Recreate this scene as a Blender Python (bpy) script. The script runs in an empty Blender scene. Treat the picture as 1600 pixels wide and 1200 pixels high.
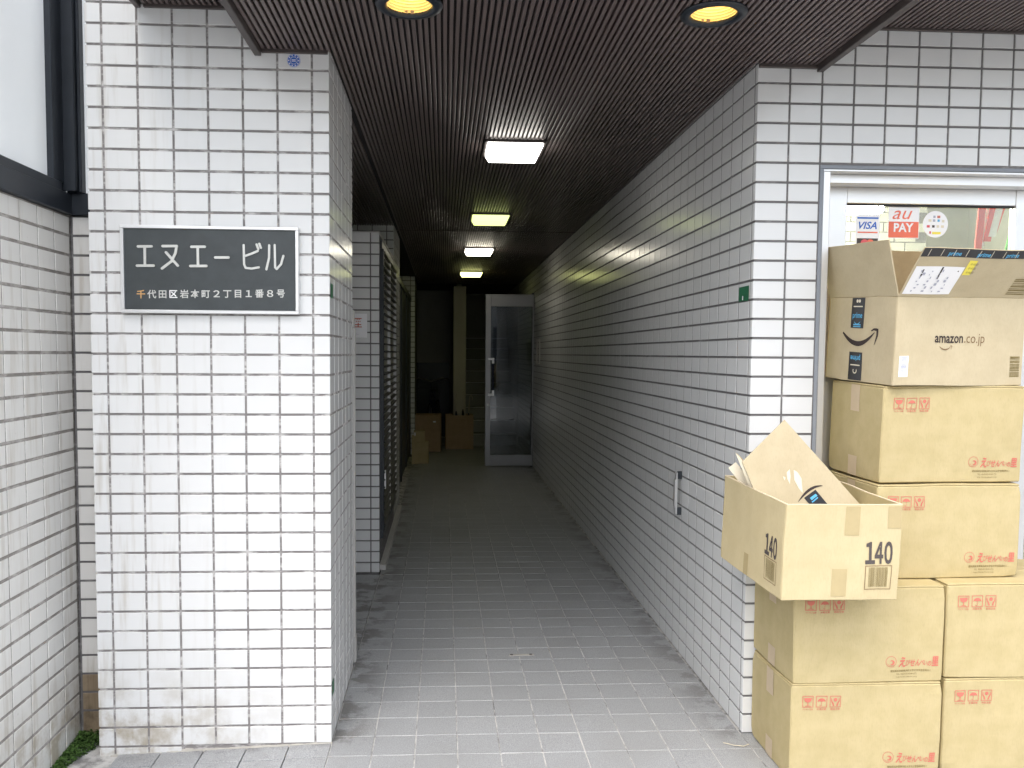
import bpy, math, random
from math import radians, sin, cos, pi
from mathutils import Matrix, Vector, noise
random.seed(7)
S = bpy.context.scene
COL = S.collection

# ------------------------------------------------------------------ camera
cam = bpy.data.cameras.new('camera'); cam.sensor_width = 36; cam.lens = 1316.335 / 1600 * 36
cam.shift_x = 34.616 / 1600; cam.shift_y = 29.98 / 1600; cam.clip_start = .05; cam.clip_end = 2000
camo = bpy.data.objects.new('camera', cam); COL.objects.link(camo); S.camera = camo
yaw, pit, rol = .0548878, .0589107, .006999
fw = Vector((sin(yaw) * cos(pit), cos(yaw) * cos(pit), -sin(pit))); r0 = Vector((cos(yaw), -sin(yaw), 0)); u0 = r0.cross(fw)
r1 = cos(rol) * r0 + sin(rol) * u0; u1 = -sin(rol) * r0 + cos(rol) * u0
camo.matrix_world = Matrix(((r1.x, u1.x, -fw.x, 0), (r1.y, u1.y, -fw.y, -2.99428), (r1.z, u1.z, -fw.z, 1.41053), (0, 0, 0, 1)))

# ------------------------------------------------------------------ sky, sun, exposure
SUN_EL, SUN_AZ = 62, 205          # azimuth measured from +y, clockwise: high behind the camera, to its left, veiled by cloud
w = bpy.data.worlds.new('World'); S.world = w; w.use_nodes = True
nt = w.node_tree; nt.nodes.clear()
sky = nt.nodes.new('ShaderNodeTexSky'); sky.sky_type = 'NISHITA'; sky.sun_disc = False
sky.sun_elevation = radians(SUN_EL); sky.sun_rotation = radians(SUN_AZ); sky.dust_density = 4; sky.air_density = 1.2; sky.ozone_density = 1
hs = nt.nodes.new('ShaderNodeHueSaturation'); hs.inputs['Saturation'].default_value = .5
bg = nt.nodes.new('ShaderNodeBackground'); bg.inputs[1].default_value = .15
wo = nt.nodes.new('ShaderNodeOutputWorld')
nt.links.new(sky.outputs[0], hs.inputs['Color']); nt.links.new(hs.outputs[0], bg.inputs[0]); nt.links.new(bg.outputs[0], wo.inputs[0])
sun = bpy.data.lights.new('sun', 'SUN'); sun.energy = .7; sun.angle = radians(110); sun.color = (1, .985, .965)
suno = bpy.data.objects.new('sun', sun); COL.objects.link(suno)
az, el = radians(SUN_AZ), radians(SUN_EL)
suno.rotation_euler = Vector((sin(az) * cos(el), cos(az) * cos(el), sin(el))).to_track_quat('Z', 'Y').to_euler()
S.view_settings.view_transform = 'Standard'; S.view_settings.look = 'None'; S.view_settings.gamma = 1
S.view_settings.exposure = 1.38
S.view_settings.use_curve_mapping = False
S.cycles.use_denoising = True
S.cycles.max_bounces = 8; S.cycles.diffuse_bounces = 5; S.cycles.adaptive_threshold = .03; S.cycles.transparent_max_bounces = 16
S.cycles.sample_clamp_indirect = 6

# ------------------------------------------------------------------ materials
class N:
    """small node-graph helper"""
    def __init__(s, name):
        s.m = bpy.data.materials.new(name); s.m.use_nodes = True; s.t = s.m.node_tree
        s.b = s.t.nodes['Principled BSDF']; s.pos = None
    def n(s, typ, **kw):
        x = s.t.nodes.new(typ)
        for k, v in kw.items(): setattr(x, k, v)
        return x
    def l(s, a, b): s.t.links.new(a, b)
    def position(s):
        if s.pos is None: s.pos = s.n('ShaderNodeNewGeometry').outputs['Position']
        return s.pos
    def obj(s): return s.n('ShaderNodeTexCoord').outputs['Object']
    def noise(s, scale, detail=3, vec=None, stretch=None, rough=.55):
        t = s.n('ShaderNodeTexNoise'); t.inputs['Scale'].default_value = scale; t.inputs['Detail'].default_value = detail
        t.inputs['Roughness'].default_value = rough
        v = vec or s.position()
        if stretch:
            mp = s.n('ShaderNodeMapping'); mp.inputs['Scale'].default_value = stretch; s.l(v, mp.inputs[0]); v = mp.outputs[0]
        s.l(v, t.inputs['Vector']); return t.outputs['Fac']
    def ramp(s, fac, a, b, ca=(0, 0, 0, 1), cb=(1, 1, 1, 1)):
        r = s.n('ShaderNodeMapRange'); r.inputs[1].default_value = a; r.inputs[2].default_value = b; r.interpolation_type = 'SMOOTHSTEP'
        s.l(fac, r.inputs[0]); return r.outputs[0]
    def math(s, op, a, b=None):
        m = s.n('ShaderNodeMath', operation=op); m.use_clamp = False
        for i, v in enumerate((a, b)):
            if v is None: continue
            if isinstance(v, (int, float)): m.inputs[i].default_value = v
            else: s.l(v, m.inputs[i])
        return m.outputs[0]
    def mix(s, fac, a, b):
        m = s.n('ShaderNodeMix', data_type='RGBA')
        for sock, v in ((m.inputs[0], fac), (m.inputs[6], a), (m.inputs[7], b)):
            if isinstance(v, (int, float)): sock.default_value = v
            elif isinstance(v, tuple): sock.default_value = (*v[:3], 1)
            else: s.l(v, sock)
        return m.outputs[2]
    def rnd(s):
        a = s.n('ShaderNodeObjectInfo').outputs['Random']; b = s.n('ShaderNodeNewGeometry').outputs['Random Per Island']
        return s.math('FRACT', s.math('ADD', a, b))
    def base(s, v):
        if isinstance(v, tuple): s.b.inputs['Base Color'].default_value = (*v, 1)
        else: s.l(v, s.b.inputs['Base Color'])
    def rough(s, v, spec=.5, metal=0):
        if isinstance(v, (int, float)): s.b.inputs['Roughness'].default_value = v
        else: s.l(v, s.b.inputs['Roughness'])
        s.b.inputs['Specular IOR Level'].default_value = spec; s.b.inputs['Metallic'].default_value = metal
    def bump(s, h, strength=.2, dist=.002):
        b = s.n('ShaderNodeBump'); b.inputs['Strength'].default_value = strength; b.inputs['Distance'].default_value = dist
        s.l(h, b.inputs['Height']); s.l(b.outputs[0], s.b.inputs['Normal'])
    def xyz(s):
        x = s.n('ShaderNodeSeparateXYZ'); s.l(s.position(), x.inputs[0]); return x.outputs

def plain(name, col, rough=.6, metal=0, spec=.5, var=.12, scale=9, bump=0, bscale=60):
    g = N(name); f = g.noise(scale, 4)
    g.base(g.mix(f, tuple(c * (1 - var) for c in col), tuple(min(1, c * (1 + var)) for c in col))); g.rough(rough, spec, metal)
    if bump: g.bump(g.noise(bscale, 4), bump)
    return g.m

def emit(name, col, strength):
    g = N(name); g.base((.8, .8, .8)); g.b.inputs['Emission Color'].default_value = (*col, 1); g.b.inputs['Emission Strength'].default_value = strength
    return g.m

def tile_mat(name, base, dirt=.0, dirt_x=None, rough=.20, stain=(.42, .37, .29)):
    g = N(name); r = g.rnd(); x, y, z = g.xyz()
    lo = tuple(c * .982 for c in base); hi = tuple(min(1, c * 1.01) for c in base)
    c = g.mix(r, lo, hi)
    c = g.mix(g.ramp(g.noise(3.2, 4), .35, .75), c, tuple(k * .975 for k in base))
    if dirt:
        foot = g.ramp(z, .34, .02)                      # splashed grime along the base course
        blot = g.ramp(g.noise(9, 5, rough=.65), .40, .66)
        f = g.math('MULTIPLY', foot, blot)
        run = g.ramp(g.noise(7, 4, stretch=(4.5, 4.5, .35)), .50, .74)   # runs down the face
        if dirt_x:
            run = g.math('MULTIPLY', run, g.ramp(x, dirt_x[0], dirt_x[1])); f = g.math('MULTIPLY', f, g.ramp(x, dirt_x[0] + .3, dirt_x[1]))
        f = g.math('MINIMUM', g.math('ADD', f, g.math('MULTIPLY', run, .5)), 1)
        c = g.mix(g.math('MULTIPLY', f, dirt), c, stain)
        speck = g.ramp(g.noise(60, 3), .72, .78)
        c = g.mix(g.math('MULTIPLY', speck, .25), c, (.3, .27, .22))
    g.base(c); g.rough(rough, .5)
    return g.m

def grout_mat(name, dark, pale, a=.52, b=.72):
    g = N(name)
    f = g.ramp(g.noise(11, 5, stretch=(1, 1, 3), rough=.7), a, b)
    g.base(g.mix(f, dark, pale)); g.rough(.9, .2); g.bump(g.noise(160, 3), .5, .002)
    return g.m

M = {}
M['tile'] = tile_mat('white_glazed_tile', (.725, .732, .73))
M['tile_pillar'] = tile_mat('white_tile_weathered_edge', (.735, .74, .735), .95, (-.62, -1.25))
M['tile_old'] = tile_mat('aged_white_tile', (.76, .75, .72), .9, None, .38)
M['tile_brown'] = tile_mat('rust_stained_tile', (.30, .23, .15), .95, None, .5, (.12, .085, .05))
M['grout'] = grout_mat('dark_grey_grout', (.175, .168, .168), (.36, .35, .345), .5, .8)
M['grout_pillar'] = grout_mat('grey_grout_with_lime_bloom', (.25, .235, .23), (.58, .56, .55), .46, .66)
M['grout_old'] = grout_mat('pale_worn_grout', (.27, .25, .23), (.55, .525, .50), .42, .72)
def floor_mat():
    g = N('grey_stoneware_floor'); x, y, z = g.xyz(); r = g.rnd()
    sp = g.noise(330, 2); sp2 = g.noise(120, 3)
    c = g.mix(g.ramp(sp, .38, .62), (.235, .243, .252), (.42, .428, .437))
    c = g.mix(g.math('MULTIPLY', g.ramp(sp2, .5, .75), .35), c, (.52, .53, .535))
    c = g.mix(g.math('MULTIPLY', r, .28), c, (.25, .255, .26))
    c = g.mix(g.math('MULTIPLY', g.ramp(g.noise(2.2, 4), .45, .75), .4), c, (.26, .26, .255))
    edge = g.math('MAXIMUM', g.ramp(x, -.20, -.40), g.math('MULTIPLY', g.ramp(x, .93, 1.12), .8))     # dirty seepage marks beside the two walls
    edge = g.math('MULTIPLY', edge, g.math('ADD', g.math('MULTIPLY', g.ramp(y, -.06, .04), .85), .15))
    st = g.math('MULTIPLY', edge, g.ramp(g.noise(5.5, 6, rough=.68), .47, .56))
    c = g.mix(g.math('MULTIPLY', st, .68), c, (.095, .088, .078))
    g.base(c); g.rough(g.math('ADD', g.math('MULTIPLY', g.noise(40, 3), .2), .38), .45); g.bump(sp2, .25, .0015)
    return g.m
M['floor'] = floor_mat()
M['floor_joint'] = grout_mat('floor_joint_mortar', (.20, .195, .19), (.56, .55, .53), .34, .58)
M['mortar'] = plain('rough_mortar', (.42, .40, .36), .9, var=.35, scale=22, bump=.6, bscale=50)
M['slat'] = plain('bronze_aluminium_slat', (.155, .122, .118), .36, metal=.25, var=.10, scale=5)
M['ceiling_void'] = plain('black_ceiling_void', (.030, .027, .027), .8)
M['trim'] = plain('brown_metal_trim', (.085, .072, .068), .42, metal=.3)
M['frame_dark'] = plain('dark_navy_window_frame', (.016, .021, .029), .42, var=.3, scale=14)
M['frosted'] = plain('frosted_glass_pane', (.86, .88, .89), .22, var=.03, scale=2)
_b = M['frosted'].node_tree.nodes['Principled BSDF']; _b.inputs['Emission Color'].default_value = (.86, .94, 1, 1); _b.inputs['Emission Strength'].default_value = .07   # faint glow added to brighten the panes, no lamp behind them
def steel(name, col, rough, stretch=(1, 1, 40)):
    g = N(name); f = g.noise(30, 3, stretch=stretch)
    g.base(g.mix(f, tuple(c * .9 for c in col), col)); g.rough(g.math('ADD', g.math('MULTIPLY', f, .1), rough), .5, .9)
    return g.m
M['steel'] = steel('brushed_steel', (.30, .30, .305), .30)
M['alu'] = steel('satin_aluminium', (.83, .83, .83), .34)
M['sealant'] = plain('grey_sealant', (.24, .26, .29), .6)
def glass(name, tint, extra=.0, rough=.0):
    g = N(name); t = g.t; t.nodes.remove(g.b)
    tr = g.n('ShaderNodeBsdfTransparent'); tr.inputs[0].default_value = (*tint, 1)
    gl = g.n('ShaderNodeBsdfGlossy'); gl.inputs['Roughness'].default_value = rough
    fr = g.n('ShaderNodeFresnel'); fr.inputs[0].default_value = 1.52
    mx = g.n('ShaderNodeMixShader'); g.l(g.math('ADD', fr.outputs[0], extra), mx.inputs[0]); g.l(tr.outputs[0], mx.inputs[1]); g.l(gl.outputs[0], mx.inputs[2])
    g.l(mx.outputs[0], t.nodes['Material Output'].inputs[0]); return g.m
M['glass'] = glass('clear_pane', (.93, .95, .95), .05)
M['door_glass'] = glass('tinted_door_pane', (.46, .52, .55), .05)
def board(name, col, col2):
    g = N(name); v = g.obj(); r = g.rnd()
    f = g.noise(14, 4, v); fib = g.noise(260, 2, v, (1, 1, .25)); flute = g.noise(95, 1, v, (1, 1, .05))
    c = g.mix(g.ramp(f, .3, .7), col, col2)
    c = g.mix(g.math('MULTIPLY', g.ramp(fib, .45, .8), .22), c, tuple(k * .72 for k in col))
    c = g.mix(g.math('MULTIPLY', g.ramp(g.noise(3, 3, v), .5, .8), .25), c, tuple(k * .86 for k in col))
    g.base(c); g.rough(.72, .25); g.bump(g.math('ADD', g.math('MULTIPLY', f, 2.2), g.math('ADD', fib, g.math('MULTIPLY', flute, .6))), .16, .002)
    return g.m
M['card'] = board('tan_cardboard', (.465, .38, .198), (.51, .42, .23))
M['card_plain'] = board('kraft_cardboard', (.49, .41, .268), (.53, .45, .30))
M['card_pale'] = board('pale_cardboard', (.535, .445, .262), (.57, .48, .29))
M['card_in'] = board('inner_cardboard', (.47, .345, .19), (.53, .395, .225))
M['card_edge'] = plain('cut_cardboard_edge', (.70, .60, .42), .8, var=.2, scale=120)
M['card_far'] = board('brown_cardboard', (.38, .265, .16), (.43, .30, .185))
M['tape'] = plain('clear_packing_tape', (.46, .37, .20), .25, var=.1, scale=30)
M['tape_pink'] = plain('dull_pink_tape', (.56, .445, .30), .35, var=.1, scale=30)
M['tape_black'] = plain('black_printed_tape', (.022, .022, .026), .3, var=.3, scale=20)
M['ink'] = plain('dark_brown_ink', (.035, .022, .02), .7)
M['ink_grey'] = plain('charcoal_ink', (.075, .062, .058), .7)
M['ink_brown'] = plain('brown_ink', (.20, .12, .055), .7)
M['ink_olive'] = plain('olive_ink', (.20, .15, .05), .7)
M['red'] = plain('red_ink', (.56, .16, .115), .7)
M['rose'] = plain('rose_ink', (.66, .12, .14), .7)
M['cyan'] = plain('sky_blue_print', (.10, .42, .70), .5)
M['cream'] = plain('cream_print', (.72, .66, .52), .6)
M['white'] = plain('white_paper', (.88, .88, .90), .55, var=.03)
M['yellow'] = plain('yellow_sticker', (.86, .74, .10), .5)
M['greyprint'] = plain('grey_print', (.42, .43, .52), .6)
M['black'] = plain('matt_black', (.012, .012, .014), .6)
M['sign_face'] = plain('slate_sign_face', (.042, .050, .053), .42, var=.35, scale=18, bump=.12, bscale=40)
M['letter'] = plain('bare_metal_letter', (.60, .60, .57), .35, metal=.35, var=.14, scale=70)
M['letter_rust'] = plain('rusty_letter', (.62, .36, .14), .5, var=.2, scale=70)
M['letter_white'] = plain('white_letter', (.86, .86, .86), .5)
M['blue'] = plain('blue_sticker', (.03, .13, .52), .4)
M['green'] = plain('green_label', (.015, .14, .065), .45, var=.2)
M['pale_grey'] = plain('pale_grey_paint', (.50, .49, .47), .5)
M['plaster'] = plain('grey_plaster', (.36, .36, .34), .8, var=.1, scale=3)
M['plaster_warm'] = plain('beige_plaster', (.58, .54, .45), .8, var=.08, scale=3)
M['shop_paint'] = plain('white_shop_paint', (.78, .77, .70), .6)
M['dark_paint'] = plain('dark_painted_steel', (.030, .036, .044), .42, var=.2)
M['blade'] = plain('louvre_blade', (.05, .05, .048), .4)
M['louvre_pane'] = plain('obscured_louvre_glass', (.62, .60, .54), .5)
M['rubber'] = plain('black_rubber', (.012, .012, .013), .75)
M['navy'] = plain('navy_cloth', (.02, .028, .06), .8)
M['orange'] = plain('orange_red_print', (.80, .17, .10), .45)
M['bunting_red'] = plain('red_cloth', (.75, .10, .07), .8)
M['bunting_green'] = plain('green_cloth', (.08, .38, .07), .8)
M['bunting_yellow'] = plain('yellow_cloth', (.85, .78, .12), .8)
M['brass'] = plain('gold_reflector', (.90, .74, .36), .4, metal=0)
M['facade'] = plain('grey_render', (.34, .335, .32), .85, var=.1, scale=1)
M['asphalt'] = plain('pale_street_paving', (.27, .27, .265), .85, var=.25, scale=30, bump=.4, bscale=180)
M['concrete'] = plain('pale_concrete', (.46, .455, .44), .85, var=.12, scale=2, bump=.3)
M['moss'] = plain('moss_green', (.045, .10, .014), .85, var=.75, scale=90)
M['soil'] = plain('dark_soil', (.035, .033, .03), .9, var=.4, scale=40)
M['straw'] = plain('dry_straw', (.62, .55, .42), .7)

# ------------------------------------------------------------------ mesh helpers
class MB:
    def __init__(s): s.v = []; s.f = []
    def add(s, vs, fs, mat=None):
        b = len(s.v)
        s.v += [tuple(mat @ Vector(p)) if mat is not None else tuple(p) for p in vs]
        s.f += [tuple(b + i for i in f) for f in fs]; return s
    def quad(s, a, b, c, d): return s.add((a, b, c, d), ((0, 1, 2, 3),))
    def box(s, x0, x1, y0, y1, z0, z1, c=0, mat=None):
        if c <= 0:
            vs = [(x, y, z) for x in (x0, x1) for y in (y0, y1) for z in (z0, z1)]
            return s.add(vs, ((0, 1, 3, 2), (4, 6, 7, 5), (0, 4, 5, 1), (2, 3, 7, 6), (0, 2, 6, 4), (1, 5, 7, 3)), mat)
        lo, hi = (x0, y0, z0), (x1, y1, z1); vs = []; idx = {}
        for ax in range(3):
            for sx in (0, 1):
                for sy in (0, 1):
                    for sz in (0, 1):
                        sg = (sx, sy, sz); p = []
                        for k in range(3):
                            e = hi[k] if sg[k] else lo[k]
                            p.append(e if k == ax else (e - c if sg[k] else e + c))
                        idx[(ax, sg)] = len(vs); vs.append(tuple(p))
        fs = []; ctr = Vector([(a + b) / 2 for a, b in zip(lo, hi)])
        def put(ids):
            p = [Vector(vs[i]) for i in ids]; n = (p[1] - p[0]).cross(p[2] - p[0])
            fs.append(tuple(ids) if n.dot(sum(p, Vector()) / len(p) - ctr) > 0 else tuple(reversed(ids)))
        for ax in range(3):
            a, b = [k for k in range(3) if k != ax]
            for sd in (0, 1):
                q = []
                for sa, sb in ((0, 0), (1, 0), (1, 1), (0, 1)):
                    sg = [0, 0, 0]; sg[ax] = sd; sg[a] = sa; sg[b] = sb; q.append(idx[(ax, tuple(sg))])
                put(q)
            for sa in (0, 1):          # edges running along ax, between the faces of a and b
                for sb in (0, 1):
                    g0 = [0, 0, 0]; g0[a] = sa; g0[b] = sb; g1 = list(g0); g1[ax] = 1
                    put([idx[(a, tuple(g0))], idx[(a, tuple(g1))], idx[(b, tuple(g1))], idx[(b, tuple(g0))]])
        for sx in (0, 1):
            for sy in (0, 1):
                for sz in (0, 1): put([idx[(k, (sx, sy, sz))] for k in range(3)])
        return s.add(vs, fs, mat)
    def tube(s, pts, r, seg=8, cap=True):
        pts = [Vector(p) for p in pts]; rs = r if isinstance(r, (list, tuple)) else [r] * len(pts); b = len(s.v); prev = None
        for i, p in enumerate(pts):
            d = (pts[min(i + 1, len(pts) - 1)] - pts[max(i - 1, 0)]).normalized()
            if prev is None: a = d.orthogonal().normalized()
            else: a = (prev - d * prev.dot(d)).normalized()
            prev = a; c = d.cross(a)
            for k in range(seg):
                t = 2 * pi * k / seg; s.v.append(tuple(p + rs[i] * (cos(t) * a + sin(t) * c)))
        for i in range(len(pts) - 1):
            for k in range(seg):
                k2 = (k + 1) % seg; s.f.append((b + i * seg + k, b + i * seg + k2, b + (i + 1) * seg + k2, b + (i + 1) * seg + k))
        if cap:
            s.f.append(tuple(b + k for k in reversed(range(seg)))); e = b + (len(pts) - 1) * seg; s.f.append(tuple(e + k for k in range(seg)))
        return s
    def lathe(s, prof, c, seg=40):
        b = len(s.v)
        for r, z in prof:
            for k in range(seg): t = 2 * pi * k / seg; s.v.append((c[0] + r * cos(t), c[1] + r * sin(t), c[2] + z))
        for i in range(len(prof) - 1):
            for k in range(seg):
                k2 = (k + 1) % seg; s.f.append((b + i * seg + k, b + i * seg + k2, b + (i + 1) * seg + k2, b + (i + 1) * seg + k))
        return s
    def prism(s, poly, y0, y1, mat=None):
        """polygon in x,z extruded along y"""
        n = len(poly); vs = [(x, y0, z) for x, z in poly] + [(x, y1, z) for x, z in poly]
        fs = [tuple(range(n)), tuple(reversed(range(n, 2 * n)))] + [(i, i + n, (i + 1) % n + n, (i + 1) % n) for i in range(n)]
        return s.add(vs, fs, mat)
    def mesh(s, name, mat, smooth=False):
        me = bpy.data.meshes.new(name); me.from_pydata(s.v, [], s.f); me.update()
        for m in (mat if isinstance(mat, (list, tuple)) else [mat]): me.materials.append(M[m])
        if smooth: me.polygons.foreach_set('use_smooth', [True] * len(me.polygons))
        return me
    def build(s, name, mat, parent=None, smooth=False): return put(name, s.mesh(name, mat, smooth), parent)

def put(name, me, parent=None, loc=None, rot=None, sc=None):
    o = bpy.data.objects.new(name, me); COL.objects.link(o)
    if parent: o.parent = parent
    if loc: o.location = loc
    if rot: o.rotation_euler = rot
    if sc: o.scale = sc
    return o
def tag(o, label, cat, group=None):
    o['label'] = label; o['category'] = cat
    if group: o['group'] = group
    return o
def root(name, label, cat, loc=(0, 0, 0), rot=(0, 0, 0), group=None):
    return tag(put(name, None, None, loc, rot), label, cat, group)
def structure(o): o['kind'] = 'structure'; return o
def stuff(o): o['kind'] = 'stuff'; return o

import bmesh
def softened(seed, amp=.0022, size=None):
    """gentle, continuous warping of a cardboard box, with crushed corners"""
    rg = random.Random(seed); off = Vector((rg.uniform(0, 50), rg.uniform(0, 50), rg.uniform(0, 50)))
    crush = []
    if size:
        for cx in (0, size[0]):
            for cy in (0, size[1]):
                for cz in (0, size[2]): crush.append((Vector((cx, cy, cz)), rg.choice((.001, .002, .004, .007))))
        ctr = Vector(size) / 2
    def fn(p):
        p = Vector(p); q = p + noise.noise_vector(p * 4.2 + off) * amp + noise.noise_vector(p * 13 + off) * amp * .35
        for c, a in crush:
            d = (p - c).length
            if d < .035: q += (ctr - c).normalized() * a * (1 - d / .035) ** 1.5
        return tuple(q)
    return fn
def wbox(name, mat, parent, dims, c, fn, cuts=9):
    m = MB().box(*dims, c); bm = bmesh.new(); vs = [bm.verts.new(v) for v in m.v]; bm.verts.index_update()
    for f in m.f: bm.faces.new([vs[i] for i in f])
    ed = [e for e in bm.edges if e.calc_length() > .03]
    bmesh.ops.subdivide_edges(bm, edges=ed, cuts=cuts, use_grid_fill=True)
    for v in bm.verts: v.co = fn(v.co)
    me = bpy.data.meshes.new(name); bm.to_mesh(me); bm.free(); me.materials.append(M[mat])
    return put(name, me, parent)

# flat marks: 2-D meshes laid on a plane  (origin o, right u, up v), lifted by h along u x v
_tc = {}
def glyphs(body, bold=0.0, font_shear=0.0):
    k = (body, bold, font_shear)
    if k not in _tc:
        c = bpy.data.curves.new('tmp', 'FONT'); c.body = body; c.size = 1; c.resolution_u = 3; c.offset = bold; c.shear = font_shear
        o = bpy.data.objects.new('tmp', c); COL.objects.link(o); dg = bpy.context.evaluated_depsgraph_get()
        me = o.evaluated_get(dg).to_mesh(); vs = [tuple(v.co) for v in me.vertices]; fs = [tuple(p.vertices) for p in me.polygons]
        o.evaluated_get(dg).to_mesh_clear(); bpy.data.objects.remove(o); bpy.data.curves.remove(c)
        _tc[k] = (vs, fs)
    return _tc[k]
class Flat:
    def __init__(s, o, u, v, h=.0012):
        s.o, s.u, s.v = Vector(o), Vector(u).normalized(), Vector(v).normalized(); s.n = s.u.cross(s.v); s.h = h; s.mb = MB()
    def P(s, p, h=0): return tuple(s.o + s.u * p[0] + s.v * p[1] + s.n * (s.h + h))
    def add(s, vs, fs, h=0): s.mb.add([s.P(p, h) for p in vs], fs); return s
    def rect(s, x0, y0, x1, y1, h=0):
        n = max(1, int(abs(x1 - x0) / .02)); m = max(1, int(abs(y1 - y0) / .02))
        return s.add([(x0 + (x1 - x0) * i / n, y0 + (y1 - y0) * j / m) for j in range(m + 1) for i in range(n + 1)], [(j * (n + 1) + i, j * (n + 1) + i + 1, (j + 1) * (n + 1) + i + 1, (j + 1) * (n + 1) + i) for j in range(m) for i in range(n)], h)
    def frame(s, x0, y0, x1, y1, w):
        s.rect(x0, y0, x1, y0 + w); s.rect(x0, y1 - w, x1, y1); s.rect(x0, y0 + w, x0 + w, y1 - w); return s.rect(x1 - w, y0 + w, x1, y1 - w)
    def poly(s, pts, h=0): return s.add(pts, (tuple(range(len(pts))),), h)
    def disc(s, cx, cy, r, n=24, h=0, ry=None): return s.poly([(cx + r * cos(2 * pi * k / n), cy + (ry or r) * sin(2 * pi * k / n)) for k in range(n)], h)
    def ring(s, cx, cy, r, w, n=28, a0=0, a1=2 * pi):
        vs = []; fs = []
        for k in range(n + 1):
            t = a0 + (a1 - a0) * k / n; vs += [(cx + r * cos(t), cy + r * sin(t)), (cx + (r - w) * cos(t), cy + (r - w) * sin(t))]
        for k in range(n): fs.append((2 * k, 2 * k + 2, 2 * k + 3, 2 * k + 1))
        return s.add(vs, fs)
    def band(s, pts, ws, h=0):
        """ribbon of varying width along a 2-D line"""
        vs = []; n = len(pts)
        for i, p in enumerate(pts):
            a = Vector(pts[max(i - 1, 0)]); b = Vector(pts[min(i + 1, n - 1)]); d = (b - a).normalized(); q = Vector((-d.y, d.x)) * (ws[i] if isinstance(ws, (list, tuple)) else ws) / 2
            vs += [(p[0] + q.x, p[1] + q.y), (p[0] - q.x, p[1] - q.y)]
        return s.add(vs, [(2 * i, 2 * i + 1, 2 * i + 3, 2 * i + 2) for i in range(n - 1)], h)
    def text(s, body, x, y, size, bold=.0, sx=1.0, shear=0, align='l', h=0):
        vs, fs = glyphs(body, bold, shear)
        if not vs: return s
        x0 = min(p[0] for p in vs); x1 = max(p[0] for p in vs); w = (x1 - x0) * size * sx
        ox = x - {'l': 0, 'c': w / 2, 'r': w}[align]
        return s.add([(ox + (p[0] - x0) * size * sx, y + p[1] * size) for p in vs], fs, h)
    def build(s, name, mat, parent=None):
        if WARP: s.mb.v = [WARP(v) for v in s.mb.v]
        return s.mb.build(name, mat, parent)
WARP = None

def arc_pts(fn, n=18): return [fn(k / (n - 1)) for k in range(n)]
def smile(fl, cx, cy, w, k=1.0):
    """curved arrow under a word: a tapering bow with a hooked head at its right end"""
    pts = arc_pts(lambda t: (cx + (t - .5) * w * .90 - .03 * w, cy - .27 * w * k * (1 - (2 * t - 1) ** 2) + .02 * w * (t - .5)))
    fl.band(pts, [w * (.012 + .075 * sin(pi * min(1, .06 + t * .95)) ** .8) for t in [i / 17 for i in range(18)]])
    hx, hy = cx + .43 * w, cy + .045 * w
    fl.band([(hx - .10 * w, hy - .01 * w), (hx - .03 * w, hy + .02 * w), (hx + .055 * w, hy + .012 * w)], [.02 * w, .035 * w, .05 * w], .0001)
    fl.band([(hx + .065 * w, hy + .03 * w), (hx + .06 * w, hy - .09 * w), (hx - .005 * w, hy - .245 * w)], [.05 * w, .045 * w, .012 * w], .0002)

# ------------------------------------------------------------------ tiles
HP, VP = .117824, .07
_tm = {}
def tile_mesh(w, h, mat, t=.008, c=.0011):
    k = (round(w, 4), round(h, 4), mat)
    if k not in _tm: _tm[k] = MB().box(-w / 2, w / 2, 0, t, -h / 2, h / 2, c).mesh('tile', mat)
    return _tm[k]
ROT = {'-y': 0, '-x': -pi / 2, '+x': pi / 2}
def tiles(parent, facing, plane, us, zs, mat='tile', jw=.0075, jh=.0085, keep=None, mass=None, skip=None, jig=.004, pick=None):
    """tiles on a vertical plane; us = joints across, zs = joints upward; keep(u,z) True -> own object, else into mass"""
    for i in range(len(us) - 1):
        for j in range(len(zs) - 1):
            u0, u1, z0, z1 = us[i], us[i + 1], zs[j], zs[j + 1]
            uc, zc = (u0 + u1) / 2, (z0 + z1) / 2
            if skip and skip(u0, u1, z0, z1): continue
            ww = abs(u1 - u0) - (jw if (u1, u0) not in () else 0); hh = z1 - z0 - jh
            if ww < .008 or hh < .008: continue
            loc = (uc, plane, zc) if facing == '-y' else (plane, uc, zc)
            rot = (random.gauss(0, jig), 0, ROT[facing] + random.gauss(0, jig))
            mt = pick(uc, zc) if pick else mat
            if mass is None or (keep and keep(uc, zc)): put('tile', tile_mesh(ww, hh, mt), parent, loc, rot)
            else:
                X = Matrix.Translation(loc) @ Matrix.Rotation(rot[2], 4, 'Z') @ Matrix.Rotation(rot[0], 4, 'X')
                mass.box(-ww / 2, ww / 2, 0, .008, -hh / 2, hh / 2, .0011, X)
def seams(a, step, n): return [a + step * k for k in range(n)]

# ================================================================== THE SETTING
structure(MB().box(-400, 400, -400, 400, -.6, -.13).build('ground', 'asphalt'))
structure(MB().box(-30, 30, -1.9, -.905, -.13, -.03).build('pavement', 'concrete'))

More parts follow.
